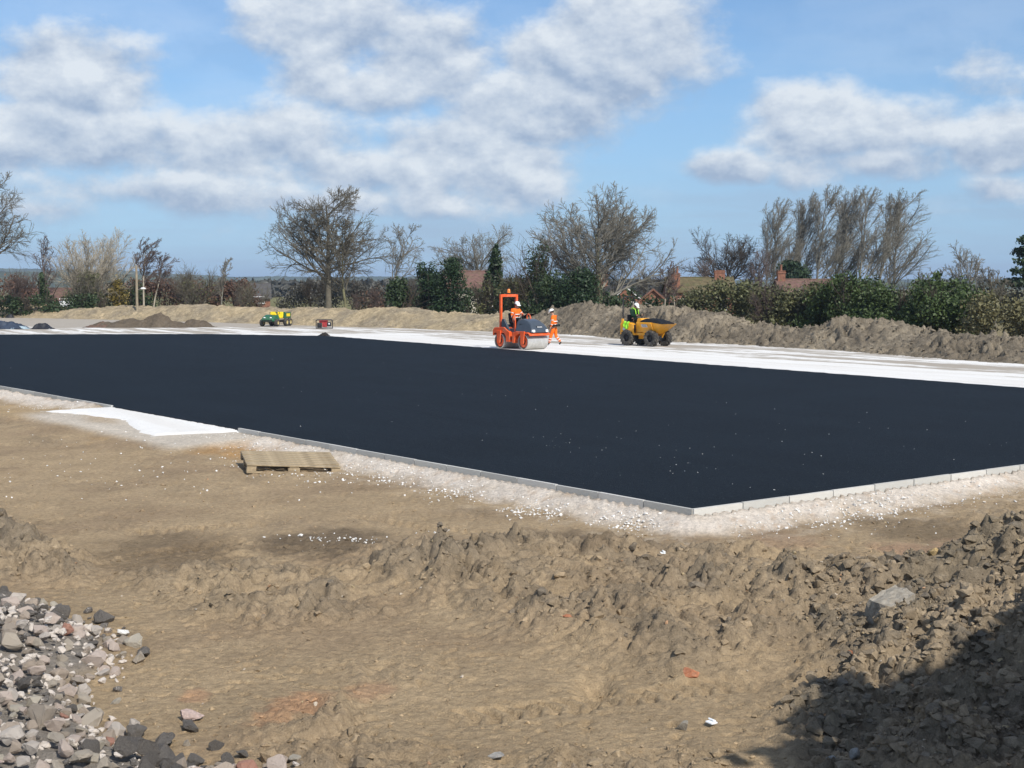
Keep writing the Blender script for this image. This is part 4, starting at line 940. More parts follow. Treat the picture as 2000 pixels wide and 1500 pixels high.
# left side shrubs
bushy('evergreen_bush', 'big dark green bush beneath the pale domed tree', 168, 132, 5.0, Htop(522, 132), M['leaf_olive'], 70, 4200, .16, 14, ntw=160, twig=M['bark_brown'])
bushy('evergreen_bush', 'dark ivy-covered stump left of the big green bush', 82, 132, 1.6, Htop(520, 132), M['leaf_dark'], 71, 1500, .15, 7)
bushy('gorse_bush', 'yellowish bush right of the big green bush', 228, 138, 2.4, Htop(532, 138), M['leaf_yellow'], 72, 1500, .15, 7, ntw=40)
bushy('brown_thicket', 'brown leafless thicket at the left edge under the large tree', 28, 136, 6.2, Htop(532, 136), M['leaf_rust'], 73, 2600, .15, 12, ntw=260, twig=M['bark_purple'])
bushy('willow_scrub', 'pale willow scrub growing in front of the brown hedge', 385, 128, 4.2, Htop(522, 128), M['leaf_olive'], 74, 500, .12, 8, ntw=260, twig=M['bark_brown'])
bushy('willow_scrub', 'low pale willow scrub near the utility vehicle', 482, 122, 2.4, Htop(548, 122), M['leaf_tan'], 75, 250, .1, 6, ntw=130, twig=M['bark_brown'])
def hedge(name, label, px0, px1, Y0, Y1, top, wid, mat, seed, n, leaf, twig, ntw, base=-.1, drop=0.):
    r = np.random.default_rng(seed); a, b = D(px0, 560, Y0), D(px1, 560, Y1); L = math.hypot(b[0]-a[0], b[1]-a[1]); root = empty(name, (a[0], a[1], base), math.atan2(b[1]-a[1], b[0]-a[0]), label, 'hedge')
    lumps = []; k = int(L/.9)
    for i in range(k):
        s = (i+r.random())*L/k; f = s/L; h = np.interp(f, np.linspace(0, 1, len(top)), [Htop(t, Y0+(Y1-Y0)*q, base) for t, q in zip(top, np.linspace(0, 1, len(top)))])*r.uniform(.95, 1.14)
        for _ in range(3): zc = h*r.uniform(.15, .8); lumps.append((s+r.normal(0, .4), r.normal(0, wid*.2), zc, r.uniform(.6, 1.1), wid*.4, min(h*.3, h-zc+.05)))
    V, F = quad_cloud(lump_pts(lumps, n, r), leaf, r); link('foliage', np_mesh('foliage', V, F), mat, root)
    m = max(4, int(L/1.2)); ps = np.stack([r.uniform(0, L, m), r.normal(0, wid*.15, m), np.full(m, -.2)], 1); d = r.normal(0, .3, (m, 3)); d[:, 2] = 1
    hs = np.interp(ps[:, 0]/L, np.linspace(0, 1, len(top)), [Htop(t, Y0+(Y1-Y0)*q, base) for t, q in zip(top, np.linspace(0, 1, len(top)))])
    P1 = grow(ps, d, hs*.9, 5, .1, .12, (0, 0, 0), r); R1 = lin(np.full(m, .06), .02, 5); p, dd, ln, rd = kids(P1, R1, hs, max(1, ntw//m), .2, 1., .6, .3, .4, .4, .5, r, .4)
    P2 = grow(p, dd, ln, 4, .14, .14, (0, 0, 0), r); R2 = lin(np.full(len(p), .018), .009, 4); p, dd, ln, rd = kids(P2, R2, ln, 4, .2, 1., .6, .3, .5, .4, .7, r, .3)
    P3 = grow(p, dd, ln, 2, .1, .15, (0, 0, 0), r)
    link('stems', np_mesh('stems', *join([tubes(P1, R1, 5), tubes(P2, R2, 3), tubes(P3, lin(np.full(len(p), .011), .007, 2), 3)]), True), twig, root)
hedge('evergreen_hedge', 'long dense green hedge behind the clay bank at the right', 1590, 1905, 84, 72, (548, 543, 545, 548, 543, 552, 556), 3.0, M['leaf_green'], 80, 42000, .11, M['bark_dark'], 250)
hedge('scrub_hedge', 'olive brown scrub between the houses and the clay bank', 1335, 1600, 92, 84, (572, 552, 549, 553, 556, 556), 3.0, M['leaf_olive'], 81, 17000, .12, M['bark_purple'], 350)
hedge('dry_scrub_hedge', 'dry tan scrub at the right edge behind the bank', 1890, 2120, 70, 66, (575, 560, 566, 555), 2.6, M['leaf_tan'], 82, 6500, .11, M['bark_purple'], 300)
hedge('beech_hedge', 'long low rust-brown hedge behind the tan bank', 215, 505, 152, 146, (552, 544, 545, 546, 548), 2.0, M['leaf_rust'], 83, 14000, .16, M['bark_purple'], 350)
hedge('dark_hedge', 'dark low hedge along the foot of the left trees', -60, 200, 128, 130, (576, 578, 574, 578), 1.6, M['leaf_dark'], 84, 5000, .15, M['bark_dark'], 300)
hedge('twig_hedge', 'grey leafless undergrowth beneath the tallest tree', 560, 760, 150, 146, (556, 548, 542, 546, 552), 3.0, M['wood_far'], 85, 7000, .14, M['bark_dark'], 600)
hedge('twig_hedge', 'brown undergrowth left of the small dark shrub', 690, 830, 122, 118, (575, 562, 568, 580), 2.0, M['leaf_rust'], 86, 900, .12, M['bark_purple'], 350)
# far wood that reads as one mass
r_ = np.random.default_rng(90); LW = []
for i in range(240):
    Yw = r_.uniform(380, 470); px = r_.uniform(430, 1350); top = np.interp(px, [430, 520, 700, 900, 1350], [556, 551, 550, 551, 552])-r_.uniform(0, 3); z = D(px, top, Yw)[2]; LW.append((*D(px, 560, Yw)[:2], z*.5, 5., 5., z*.5))
V, F = quad_cloud(lump_pts(LW, 16000, r_), 1.5, r_); V[:, 2] = np.maximum(V[:, 2], -.3)
tag(link('far_wood', np_mesh('far_wood', V, F), M['wood_far']), 'grey-brown leafless wood in the distance behind the trees', 'wood', kind='stuff')

hedge('holly_hedge', 'dark mixed hedge filling the gaps behind the oak and hollies', 790, 1345, 122, 116, (572, 566, 560, 562, 556, 560, 572, 574), 2.2, M['leaf_dark'], 87, 12000, .17, M['bark_purple'], 300)
hedge('ivy_hedge', 'dark ivy hedge between the left green bush and the long brown hedge', 180, 300, 142, 142, (552, 548, 560), 2.0, M['leaf_dark'], 88, 3500, .16, M['bark_dark'], 150)
hedge('field_hedge', 'thin brown field hedge in the distance behind the green hedge', 1560, 2150, 128, 122, (552, 550, 553, 549, 552, 550), 2.2, M['wood_far'], 89, 6000, .16, M['bark_purple'], 250)
# ------------------------------------------------------------------ houses among the trees
M['brickwall'] = mat_plain('red_brickwork', (.25, .120, .080), .9, 0, .25, 4, .15, (.22, .11, .07), .5, .5, 14)
M['roof_dark'] = mat_plain('slate_roof', (.085, .080, .080), .85, 0, .25, 3, .25, (.10, .10, .06), .5, .5, 12)
M['roof_red'] = mat_plain('clay_tile_roof', (.155, .09, .075), .9, 0, .3, 3, .15, (.14, .13, .07), .6, .6, 12)
M['roof_moss'] = mat_plain('mossy_tile_roof', (.13, .105, .06), .95, 0, .3, 2, .1, (.10, .11, .05), .7, .6, 10)
M['render'] = mat_plain('pale_render', (.52, .48, .40), .95, 0, .12, 2, .15)
M['whitepaint'] = mat_plain('white_paint', (.78, .78, .76), .6, 0, .04)
m_, t_, p_ = mat_new('window_glass'); p_.inputs['Base Color'].default_value = (.03, .035, .04, 1); p_.inputs['Roughness'].default_value = .08; M['glass'] = m_
def chimney(root, x, y, z0, z1, w, d, pots, parent=None):
    b = MB(); b.box((x, y, (z0+z1)/2), (w, d, z1-z0)); b.box((x, y, z1-.16), (w+.12, d+.12, .1)); b.box((x, y, z1+.03), (w+.06, d+.06, .08)); c = b.build('chimney', M['brickwall'], parent or root, .01)
    for i in range(pots):
        b = MB(); px = x+(i-(pots-1)/2)*.34; b.cyl((px, y, z1+.05), (px, y, z1+.62+.12*(i % 2)), .13, 10, .10); b.lathe([(.10, 0), (.15, .02), (.15, .08), (.09, .09)], (px, y, z1+.58+.12*(i % 2)), 'z', 10); b.build('chimney_pot', M['brickwall'], c, 0, True)
def window(root, x, y, z, w, h, ny=-1):
    b = MB()
    for sx in (-1, 1): b.box((x+sx*w/2, y, z), (.07, .08, h+.07))
    for sz in (-1, 1): b.box((x, y, z+sz*h/2), (w-.07, .08, .07))
    b.box((x, y+.002, z), (.05, .06, h-.07)); f = b.build('window', M['whitepaint'], root)
    b = MB(); b.box((x, y+.03, z), (w-.07, .02, h-.07)); b.build('pane', M['glass'], f)
    b = MB(); b.box((x, y-.05, z-h/2-.07), (w+.2, .16, .06)); b.build('sill', M['whitepaint'], f)
def house(name, label, px, Y, w, d, eave, ridge, wallm, roofm, gable_front=False, rz=0., base=-.1, wins=(), chims=(), over=.3):
    """origin at the front middle; ridge runs along x unless the gable faces the camera"""
    root = empty(name, (*D(px, 560, Y)[:2], base), rz, label, 'house')
    b = MB()
    if gable_front:
        b.V = []; b.add([(-w/2, 0, 0), (w/2, 0, 0), (w/2, 0, eave), (0, 0, ridge), (-w/2, 0, eave), (-w/2, d, 0), (w/2, d, 0), (w/2, d, eave), (0, d, ridge), (-w/2, d, eave)],
                        [[0, 1, 2, 3, 4], [9, 8, 7, 6, 5], [0, 4, 9, 5], [1, 6, 7, 2], [4, 3, 8, 9], [3, 2, 7, 8]])
    else:
        b.add([(-w/2, 0, 0), (-w/2, 0, eave), (-w/2, d/2, ridge), (-w/2, d, eave), (-w/2, d, 0), (w/2, 0, 0), (w/2, 0, eave), (w/2, d/2, ridge), (w/2, d, eave), (w/2, d, 0)],
              [[0, 1, 2, 3, 4], [9, 8, 7, 6, 5], [0, 5, 6, 1], [4, 3, 8, 9], [1, 6, 7, 2], [2, 7, 8, 3]])
    b.build('wall', wallm, root)
    b = MB(); t = .14; s = (ridge-eave)/((w if gable_front else d)/2)
    for sg in (-1, 1):
        if gable_front:
            e = w/2+over; q = [(0, ridge+.05), (sg*e, ridge+.05-s*e), (sg*e, ridge+.05-s*e+t), (0, ridge+.05+t)]
            vs = [(x, -over*.6, z) for x, z in q]+[(x, d+over*.6, z) for x, z in q]
        else:
            e = d/2+over; q = [(0, ridge+.05), (sg*e, ridge+.05-s*e), (sg*e, ridge+.05-s*e+t), (0, ridge+.05+t)]
            vs = [(-w/2-.2, d/2+y, z) for y, z in q]+[(w/2+.2, d/2+y, z) for y, z in q]
        b.add(vs, [[0, 1, 2, 3], [7, 6, 5, 4], [0, 4, 5, 1], [1, 5, 6, 2], [2, 6, 7, 3], [3, 7, 4, 0]])
    rf = b.build('roof', roofm, root)
    if gable_front:
        b = MB()
        for sg in (-1, 1):
            L = math.hypot(w/2+over, s*(w/2+over)); a = math.atan2(-s*sg, sg)
            b.box((sg*(w/2+over)/2, -over*.6-.03, ridge-s*(w/2+over)/2+.02), (L, .04, .08), Matrix.Rotation(math.atan(s)*sg, 3, 'Y'))
        b.build('bargeboard', M['whitepaint'] if roofm == M['roof_dark'] else M['brickwall'], rf)
    else:
        b = MB(); b.cyl((-w/2-.2, d/2, ridge+.17), (w/2+.2, d/2, ridge+.17), .10, 6); b.build('ridge_tiles', roofm, rf)
    for wd in wins: window(root, wd[0], -.03, wd[1], wd[2], wd[3])
    for c in chims: chimney(root, *c, parent=rf)
    return root
def zp(py, Y): return D(1000, py, Y)[2]+.1
house('brick_house', 'brick house with dark slate roof behind the dumper driver', 1222, 135, 3.6, 9, zp(588, 135), zp(562, 135), M['brickwall'], M['roof_dark'], True, .25, wins=((-.7, 1.0, .8, 1.0), (.8, 1.0, .8, 1.0)), chims=((-.3, 6.5, zp(580, 135), zp(537, 140), .9, .7, 2),))
house('brick_house', 'small orange brick gable with white window left of the red chimney', 1276, 128, 2.5, 5, zp(588, 128), zp(566, 128), M['brickwall'], M['roof_red'], True, -.1, wins=((-.35, .95, .9, 1.0),))
house('cottage', 'cottage with mossy tiled roof and tall red chimneys', 1372, 140, 7.0, 5.5, zp(570, 140), zp(545, 142), M['brickwall'], M['roof_moss'], False, 0, wins=((-2, 1.2, 1, 1.1), (2, 1.2, 1, 1.1)), chims=((-2.75, .6, 0, zp(535, 140), .85, .75, 2), (2.15, 2.6, zp(560, 140), zp(529, 142), 1.1, .8, 0)))
house('cottage', 'cottage with reddish roof and white-flashed chimney at the right', 1580, 132, 5.4, 5, zp(572, 132), zp(549, 134), M['brickwall'], M['roof_red'], False, 0, wins=((0, 1.0, 1, 1),), chims=((-2.3, 2.4, zp(560, 132), zp(530, 134), .75, .7, 1),))
house('cottage', 'pale rendered cottage with brown roof behind the hollies', 925, 128, 5.2, 6, zp(563, 128), zp(533, 130), M['render'], M['roof_red'], False, .1, wins=((-1.5, 1.1, 1, 1), (1.3, 1.1, 1, 1)))
house('brick_house', 'distant house with grey roof at the right end of the brown hedge', 492, 165, 4.4, 8, zp(583, 165), zp(556, 167), M['brickwall'], M['roof_dark'], False, .2, wins=((.8, 1.4, 1.4, .8),))
house('brick_house', 'low red-brown building behind the dark hedge at the left', 92, 150, 9.0, 6, zp(588, 150), zp(566, 152), M['brickwall'], M['roof_red'], False, 0, wins=((-2, 1.2, 1.2, 1), (2, 1.2, 1.2, 1)))
house('shed', 'pale roofed shed seen through the brown hedge', 225, 158, 4.0, 4, zp(588, 158), zp(572, 158), M['render'], M['roof_dark'], False, 0, wins=((0, .9, 1, .8),))

# lamp pole with wires
def pole():
    x, y, _ = D(267, 560, 122); root = empty('utility_pole', (x, y, -.1), 0, 'wooden pole with small white lamp beside the birches', 'pole'); h = D(267, 518, 122)[2]+.1
    m = mat_plain('weathered_pole', (.28, .235, .165), .9, 0, .2, 3)
    b = MB(); b.cyl((0, 0, -.3), (0, 0, h), .13, 8, .10); b.build('post', m, root, 0, True)
    b = MB(); zl = h*.55; b.cyl((0, 0, zl), (.45, -.1, zl+.12), .025, 6); a = b.build('lamp_arm', M['steel'], root)
    b = MB(); b.ball((.62, -.12, zl+.12), .2, 10, (1.3, .8, .55)); b.build('lamp_head', M['whitepaint'], a, 0, True)
    b = MB(); b.box((0, 0, h-.25), (.9, .08, .08)); b.build('crossarm', m, root)
M['steel'] = mat_plain('bare_steel', (.50, .50, .49), .38, .85, .12, 8, .5, (.42, .39, .34), .5)
pole()

# ------------------------------------------------------------------ machine paint
M['orange'] = mat_plain('orange_paint', (.80, .105, .018), .38, 0, .08, 4, .5, (.42, .26, .17), .45)
M['yellow'] = mat_plain('yellow_paint', (.80, .36, .012), .40, 0, .08, 4, .5, (.40, .28, .15), .5)
M['grey_hood'] = mat_plain('dark_grey_hood', (.055, .070, .090), .28, 0, .1, 4, .5)
M['black'] = mat_plain('black_plastic', (.018, .018, .02), .5, 0, .2, 10, .4)
M['rubber'] = mat_plain('dusty_rubber', (.055, .052, .048), .9, 0, .25, 8, .2, (.22, .19, .15), .55)
M['drumsteel'] = mat_plain('rolled_steel', (.50, .49, .46), .45, .35, .12, 5, .5, (.44, .42, .38), .6)
M['green_paint'] = mat_plain('green_paint', (.020, .115, .055), .4, 0, .12, 5, .5, (.2, .17, .12), .25)
M['seat_yellow'] = mat_plain('yellow_vinyl', (.85, .62, .02), .5, 0, .06)
M['dusty_yellow'] = mat_plain('dusty_yellow_rim', (.50, .40, .16), .8, 0, .1, 6, .3, (.3, .25, .2), .6); M['red_paint'] = mat_plain('red_paint', (.30, .022, .022), .5, 0, .2, 5, .4, (.12, .05, .05), .4)
M['lens'] = mat_plain('lamp_lens', (.85, .86, .86), .12, 0, .02, 5, .6)
M['amber'] = mat_plain('amber_lens', (.85, .22, .02), .2, 0, .05, 5, .6)
M['hivis_orange'] = mat_plain('orange_hi_vis_cloth', (.95, .17, .018), .85, 0, .12, 9, .1, (.55, .16, .06), .3)
M['hivis_green'] = mat_plain('lime_hi_vis_cloth', (.34, .72, .06), .85, 0, .1, 9, .1)
M['reflective'] = mat_plain('reflective_tape', (.66, .66, .63), .4, .1, .06)
M['cloth_dark'] = mat_plain('dark_work_cloth', (.020, .026, .024), .95, 0, .3, 12, .1)
M['cloth_green'] = mat_plain('dark_green_jacket', (.012, .035, .022), .95, 0, .3, 12, .1)
M['skin'] = mat_plain('skin', (.46, .25, .17), .55, 0, .08, 8, .35)
M['hair'] = mat_plain('hair', (.03, .02, .014), .7, 0, .2, 30)
M['helmet'] = mat_plain('white_hard_hat', (.82, .82, .80), .3, 0, .02, 5, .5)
M['boot'] = mat_plain('leather_boot', (.06, .045, .03), .8, 0, .25, 12)
M['tar_load'] = mat_plain('hot_tarmac', (.012, .013, .016), .85, 0, .5, 22, .2, None, 0, 1., 40)
M['plate'] = mat_plain('pale_plate', (.62, .63, .64), .5, 0, .06)
M['plate_ink'] = mat_plain('dark_lettering', (.06, .07, .10), .6, 0, .1)

# ------------------------------------------------------------------ tandem roller (x forward, y to its left)
def roller():
    fr = W(1048, 683, -.055); th_ = R(-49)
    f = np.array((math.cos(th_), math.sin(th_))); c = np.array(W(1018, 681.5, -.055)[:2])
    root = empty('roller', (c[0], c[1]+.2, -.05), th_, 'orange tandem roller with grey hood and roll bar on the white stone', 'roller')
    WB, DR, DW = 1.72, .37, 1.30
    for nm, x in (('front_drum', WB/2), ('rear_drum', -WB/2)):
        b = MB(); b.lathe([(DR-.03, -DW/2+.12), (DR-.03, -DW/2), (DR, -DW/2+.01), (DR, DW/2-.01), (DR-.03, DW/2), (DR-.03, DW/2-.12)], (x, 0, DR), 'y', 40)
        dr = b.build('drum', M['drumsteel'], root, 0, True)
        for sg in (-1, 1):
            b = MB(); b.cyl((x, sg*(DW/2-.13), DR), (x, sg*(DW/2-.11), DR), DR-.031, 28); b.build('end_plate', M['black'], dr)
            b = MB(); b.lathe([(.14, 0), (.27, .0), (.27, sg*.05), (.14, sg*.05), (.14, 0)], (x, sg*(DW/2-.10), DR), 'y', 28); b.build('hub_ring', M['orange'], dr, 0, True)
            b = MB(); b.cyl((x, sg*(DW/2-.11), DR), (x, sg*(DW/2+.015), DR), .07, 12); b.build('hub', M['steel'], dr, 0, True)
    # yoke arms outside the drums
    for x, nm in ((WB/2, 'front_yoke'), (-WB/2, 'rear_yoke')):
        b = MB()
        for sg in (-1, 1):
            y = sg*(DW/2+.035)
            b.prism([(x-.09, DR-.10), (x+.09, DR-.10), (x+.16, DR+.50), (x-.16, DR+.50)], y-.03, y+.03)
        b.build(nm, M['orange'], root, .012)
    # frames
    b = MB(); b.prism([(.10, .80), (.38, .86), (1.20, .82), (1.36, .74), (1.36, .66), (1.22, .745), (.55, .745), (.30, .62), (.27, .30), (.10, .30)], -.67, .67); b.build('front_frame', M['orange'], root, .02)
    b = MB(); b.prism([(-.10, .34), (-.10, .80), (-.52, 1.04), (-1.20, 1.02), (-1.34, .90), (-1.34, .62), (-1.26, .745), (-.50, .745), (-.38, .62), (-.34, .34)], -.67, .67); b.build('rear_frame', M['orange'], root, .02)
    b = MB(); b.box((.0, 0, .48), (.28, .36, .34)); b.cyl((0, 0, .3), (0, 0, .78), .09, 12); b.build('articulation_joint', M['black'], root, .01)
    b = MB()
    for sg in (-1, 1): b.box((-.24, sg*.60, .47), (.30, .12, .06)); b.box((-.24, sg*.65, .55), (.02, .02, .2))
    b.build('step', M['steel'], root)
    # hood: rounded wedge that falls to the front
    b = MB(); prof = [(.22, .80, 1), (.22, 1.30, .80), (.30, 1.42, .70), (.55, 1.44, .68), (.90, 1.36, .68), (1.16, 1.22, .70), (1.31, 1.04, .82), (1.37, .86, .94), (1.37, .80, .96)]
    b.prism(prof, -.60, .60); h = b.build('hood', M['grey_hood'], root, .05, True)
    for sg in (-1, 1):
        b = MB(); b.box((1.375, sg*.42, .89), (.04, .15, .12), Matrix.Rotation(-.15, 3, 'Y')); b.build('headlight', M['lens'], h, .01)
    b = MB(); b.box((1.30, 0, 1.08), (.02, .34, .10), Matrix.Rotation(-.6, 3, 'Y')); b.build('grille', M['black'], h)
    b = MB()
    for k in range(4): b.box((1.325, -.12+.08*k, 1.07), (.012, .055, .05), Matrix.Rotation(-.6, 3, 'Y'))
    b.build('badge', M['plate'], h)
    b = MB()
    for k in range(7): b.box((.45+.06*k, -.475+.006*k, 1.12), (.03, .05, .2), Matrix.Rotation(.3, 3, 'Y'))
    b.build('vent_slots', M['black'], h)
    # cockpit
    b = MB(); b.prism([(.20, .80), (.20, .98), (-.52, .98), (-.62, 1.16), (-.72, 1.16), (-.72, .80)], -.52, .52); b.build('platform', M['grey_hood'], root, .01)
    b = MB(); b.box((-.40, 0, 1.26), (.46, .48, .12)); b.box((-.40, 0, 1.03), (.34, .36, .34)); s = b.build('seat', M['black'], root, .03)
    b = MB(); b.box((-.64, 0, 1.48), (.10, .46, .46), Matrix.Rotation(-.15, 3, 'Y')); b.build('backrest', M['black'], s, .03)
    for sg in (-1, 1):
        b = MB(); b.prism([(-.75, 1.02), (-.75, 1.42), (-.58, 1.44), (-.35, 1.10), (-.20, .92), (-.20, .84), (-.5, .98)], sg*.56-.05, sg*.56+.05); b.build('side_cowl', M['grey_hood'], root, .02)
    b = MB(); b.prism([(.10, .86), (.24, .86), (.24, 1.38), (.06, 1.42), (.02, 1.30)], -.20, .20); k = b.build('console', M['black'], root, .02)
    b = MB(); b.cyl((.05, 0, 1.36), (-.02, 0, 1.50), .03, 8); sw = b.build('steering_column', M['black'], k)
    b = MB(); ring = [(-.03+.075*math.cos(a), .18*math.sin(a), 1.51+.165*math.cos(a)) for a in np.linspace(0, 2*math.pi, 19)]; b.tube(ring, .016, 6); b.build('steering_wheel', M['black'], sw, 0, True)
    for sg in (-1, 1):
        b = MB(); b.tube([(.16, sg*.50, .86), (.14, sg*.50, 1.40), (.08, sg*.49, 1.60), (-.02, sg*.47, 1.66), (-.10, sg*.46, 1.58), (-.10, sg*.46, 1.44), (.04, sg*.48, 1.22), (.10, sg*.50, .86)], .028, 8); b.build('handrail', M['orange'], root, 0, True)
    # roll bar
    b = MB()
    for sg in (-1, 1): b.box((-.92, sg*.50, 1.80), (.12, .11, 1.60))
    b.box((-.92, 0, 2.55), (.12, .89, .13)); rb = b.build('roll_bar', M['orange'], root, .015)
    b = MB(); b.cyl((-.92, 0, 2.615), (-.92, 0, 2.68), .025, 8); bs = b.build('beacon_stem', M['black'], rb)
    b = MB(); b.lathe([(0, .20), (.05, .19), (.075, .15), (.085, 0), (0, 0)], (-.92, 0, 2.68), 'z', 12); b.build('beacon', M['amber'], bs, 0, True)
    b = MB(); b.box((1.24, 0, .70), (.06, 1.20, .04)); b.box((-1.24, 0, .70), (.06, 1.20, .04)); b.build('scraper_bar', M['black'], root)
    return root
ROL = roller()

# ------------------------------------------------------------------ site dumper
def tyre(root, x, y, r, w, n=16):
    b = MB(); b.lathe([(r*.48, -w*.42), (r*.60, -w*.5), (r*.88, -w*.5), (r*.95, -w*.40), (r*.96, 0), (r*.95, w*.40), (r*.88, w*.5), (r*.60, w*.5), (r*.48, w*.42)], (x, y, r), 'y', 32)
    for k in range(n):
        for sg in (-1, 1):
            a = 2*math.pi*(k+(.5 if sg > 0 else 0))/n
            m = Matrix.Rotation(-a, 3, 'Y') @ Matrix.Rotation(sg*.55, 3, 'Z')
            c = Matrix.Rotation(-a, 3, 'Y') @ Vector((r*.965, 0, 0)); b.box((x+c.x, y+sg*w*.24, r+c.z), (r*.10, w*.56, r*.13), Matrix.Rotation(-a, 3, 'Y') @ Matrix.Rotation(sg*.6, 3, 'X'))
    t = b.build('wheel', M['rubber'], root, 0, True)
    b = MB(); sg = -1 if y < 0 else 1
    b.lathe([(0, sg*w*.20), (r*.18, sg*w*.24), (r*.2, sg*w*.12), (r*.40, sg*w*.10), (r*.5, sg*w*.40), (r*.5, -sg*w*.4), (0, -sg*w*.3)], (x, y, r), 'y', 20); b.build('rim', M['black'], t, 0, True)
def dumper():
    c = W(1263, 676, -.055); root = empty('dumper', (c[0], c[1]+.35, -.05), R(-46), 'yellow site dumper loaded with black tarmac, driver on top', 'dumper')
    TR, WBD, r = .52, 1.56, .40
    for x in (WBD/2, -WBD/2):
        for sg in (-1, 1): tyre(root, x, sg*TR, r, .30)
        b = MB(); b.cyl((x, -TR, r), (x, TR, r), .07, 10); b.box((x, 0, r), (.24, .3, .24)); b.build('axle', M['black'], root)
    b = MB(); b.prism([(-1.22, .40), (-1.26, .55), (-1.26, 1.12), (-1.16, 1.20), (-.66, 1.16), (-.40, 1.06), (-.36, .66), (-.30, .62), (-.30, .54), (-.62, .54), (-.62, .72), (-1.02, .72), (-1.10, .40)], -.54, .54); b.build('rear_body', M['yellow'], root, .02)
    for sg in (-1, 1):
        b = MB(); b.prism([(-1.20, 1.08), (-1.20, 1.36), (-1.10, 1.36), (-1.02, 1.12)], sg*.50-.03, sg*.50+.03); b.build('rear_post', M['yellow'], root, .01)
    b = MB(); b.box((-.24, 0, .60), (1.0, .80, .12)); b.box((-.1, 0, .46), (.5, .34, .24)); b.build('chassis', M['yellow'], root, .01)
    b = MB(); b.prism([(-.34, .66), (-.38, 1.02), (-.30, 1.38), (-.06, 1.40), (.10, 1.24), (.16, .66)], -.36, .36); b.build('engine_cover', M['yellow'], root, .05)
    b = MB(); b.box((-.42, -.44, .85), (.14, .12, .42)); b.box((-.42, .44, .85), (.14, .12, .42)); b.build('foot_step', M['black'], root, .01)
    b = MB(); b.box((-.82, 0, 1.17), (.44, .50, .12)); s = b.build('seat', M['black'], root, .03)
    b = MB(); b.box((-1.04, 0, 1.38), (.09, .46, .36), Matrix.Rotation(-.12, 3, 'Y')); b.build('backrest', M['black'], s, .03)
    b = MB(); b.cyl((-.22, 0, 1.36), (-.34, 0, 1.50), .03, 8); sc = b.build('steering_column', M['black'], root)
    b = MB(); b.tube([(-.36+.10*math.cos(a), .19*math.sin(a), 1.52+.16*math.cos(a)) for a in np.linspace(0, 2*math.pi, 17)], .016, 6); b.build('steering_wheel', M['black'], sc, 0, True)
    b = MB(); b.tube([(-1.14, -.46, 1.30), (-1.15, -.46, 2.0), (-1.16, -.42, 2.38), (-1.16, -.30, 2.47), (-1.16, .30, 2.47), (-1.16, .42, 2.38), (-1.15, .46, 2.0), (-1.14, .46, 1.30)], .034, 10); b.build('roll_bar', M['black'], root, 0, True)
    # skip: tub with outward sloping sides and a long pouring lip
    b = MB(); t = .03
    base = [(.20, -.36), (.86, -.36), (.86, .36), (.20, .36)]; zb = .62
    rim = [(-.04, -.70), (.92, -.70), (1.50, -.60), (1.50, .60), (.92, .70), (-.04, .70)]; zr = [1.20, 1.20, 1.12, 1.12, 1.20, 1.20]
    o = [(x, y, zb) for x, y in base]+[(x, y, z) for (x, y), z in zip(rim, zr)]
    i_ = [(x*.96+.02, y*.9, zb+t) for x, y in base]+[(x*.97+.02, y*.955, z) for (x, y), z in zip(rim, zr)]
    def shell(v): return [[v[0], v[3], v[2], v[1]], [v[0], v[1], v[5], v[4]], [v[1], v[6], v[5]], [v[1], v[2], v[7], v[6]], [v[2], v[8], v[7]], [v[2], v[3], v[9], v[8]], [v[3], v[0], v[4], v[9]]]
    fs = shell(list(range(10)))+[list(reversed(q)) for q in shell(list(range(10, 20)))]
    for k in range(6): a, bb = 4+k, 4+(k+1) % 6; fs.append([a, bb, bb+10, a+10])
    b.add(o+i_, fs); sk = b.build('skip', M['yellow'], root)
    b = MB()
    for sg in (-1, 1): b.box((.44, sg*.705, 1.17), (.98, .03, .07)); b.box((.90, sg*.62, .98), (.05, .04, .46), Matrix.Rotation(sg*-.5, 3, 'X'))
    b.build('rim_band', M['yellow'], sk, .008)
    b = MB(); rot = Matrix.Rotation(R(-30), 3, 'X'); b.box((.42, -.635, 1.03), (.36, .014, .16), Matrix.Rotation(R(30), 3, 'X')); pl_ = b.build('name_plate', M['plate'], sk)
    b = MB()
    for row, n in ((.035, 5), (-.03, 7)):
        for k in range(n): b.box(Vector((.42+(k-(n-1)/2)*.30/n, -.635, 1.03))+Matrix.Rotation(R(30), 3, 'X') @ Vector((0, -.009, row)), (.30/n*.65, .006, .035), Matrix.Rotation(R(30), 3, 'X'))
    b.build('lettering', M['plate_ink'], pl_)
    b = MB(); b.cyl((-1.0, -.545, .84), (-1.0, -.552, .84), .09, 16); b.build('round_emblem', M['plate'], root)
    b = MB()
    for sg in (-1, 1): b.prism([(.62, .34), (.80, .34), (1.02, .70), (.52, .70)], sg*.27-.03, sg*.27+.03)
    b.box((.72, 0, .40), (.14, .6, .10)); b.build('skip_mount', M['yellow'], root, .01)
    b = MB(); b.tube([(.25, 0, .52), (.62, 0, .66)], .045, 8); b.build('tipping_ram', M['steel'], root)
    # the load is a thing of its own
    n = 26; X, Yg = np.meshgrid(np.linspace(-.02, 1.42, n), np.linspace(-.62, .62, n)); x, y = X.ravel(), Yg.ravel()
    edge = np.minimum(1, np.minimum(np.minimum((x+.02)/.25, (1.42-x)/.5), (.62-np.abs(y)*(1+.10*(x > .9)))/.3)); z = 1.12+.26*np.sqrt(np.clip(edge, 0, 1))*(1-.35*np.clip((x-.5)/.9, 0, 1))+.035*fbm(x*6, y*6, 3, 4)
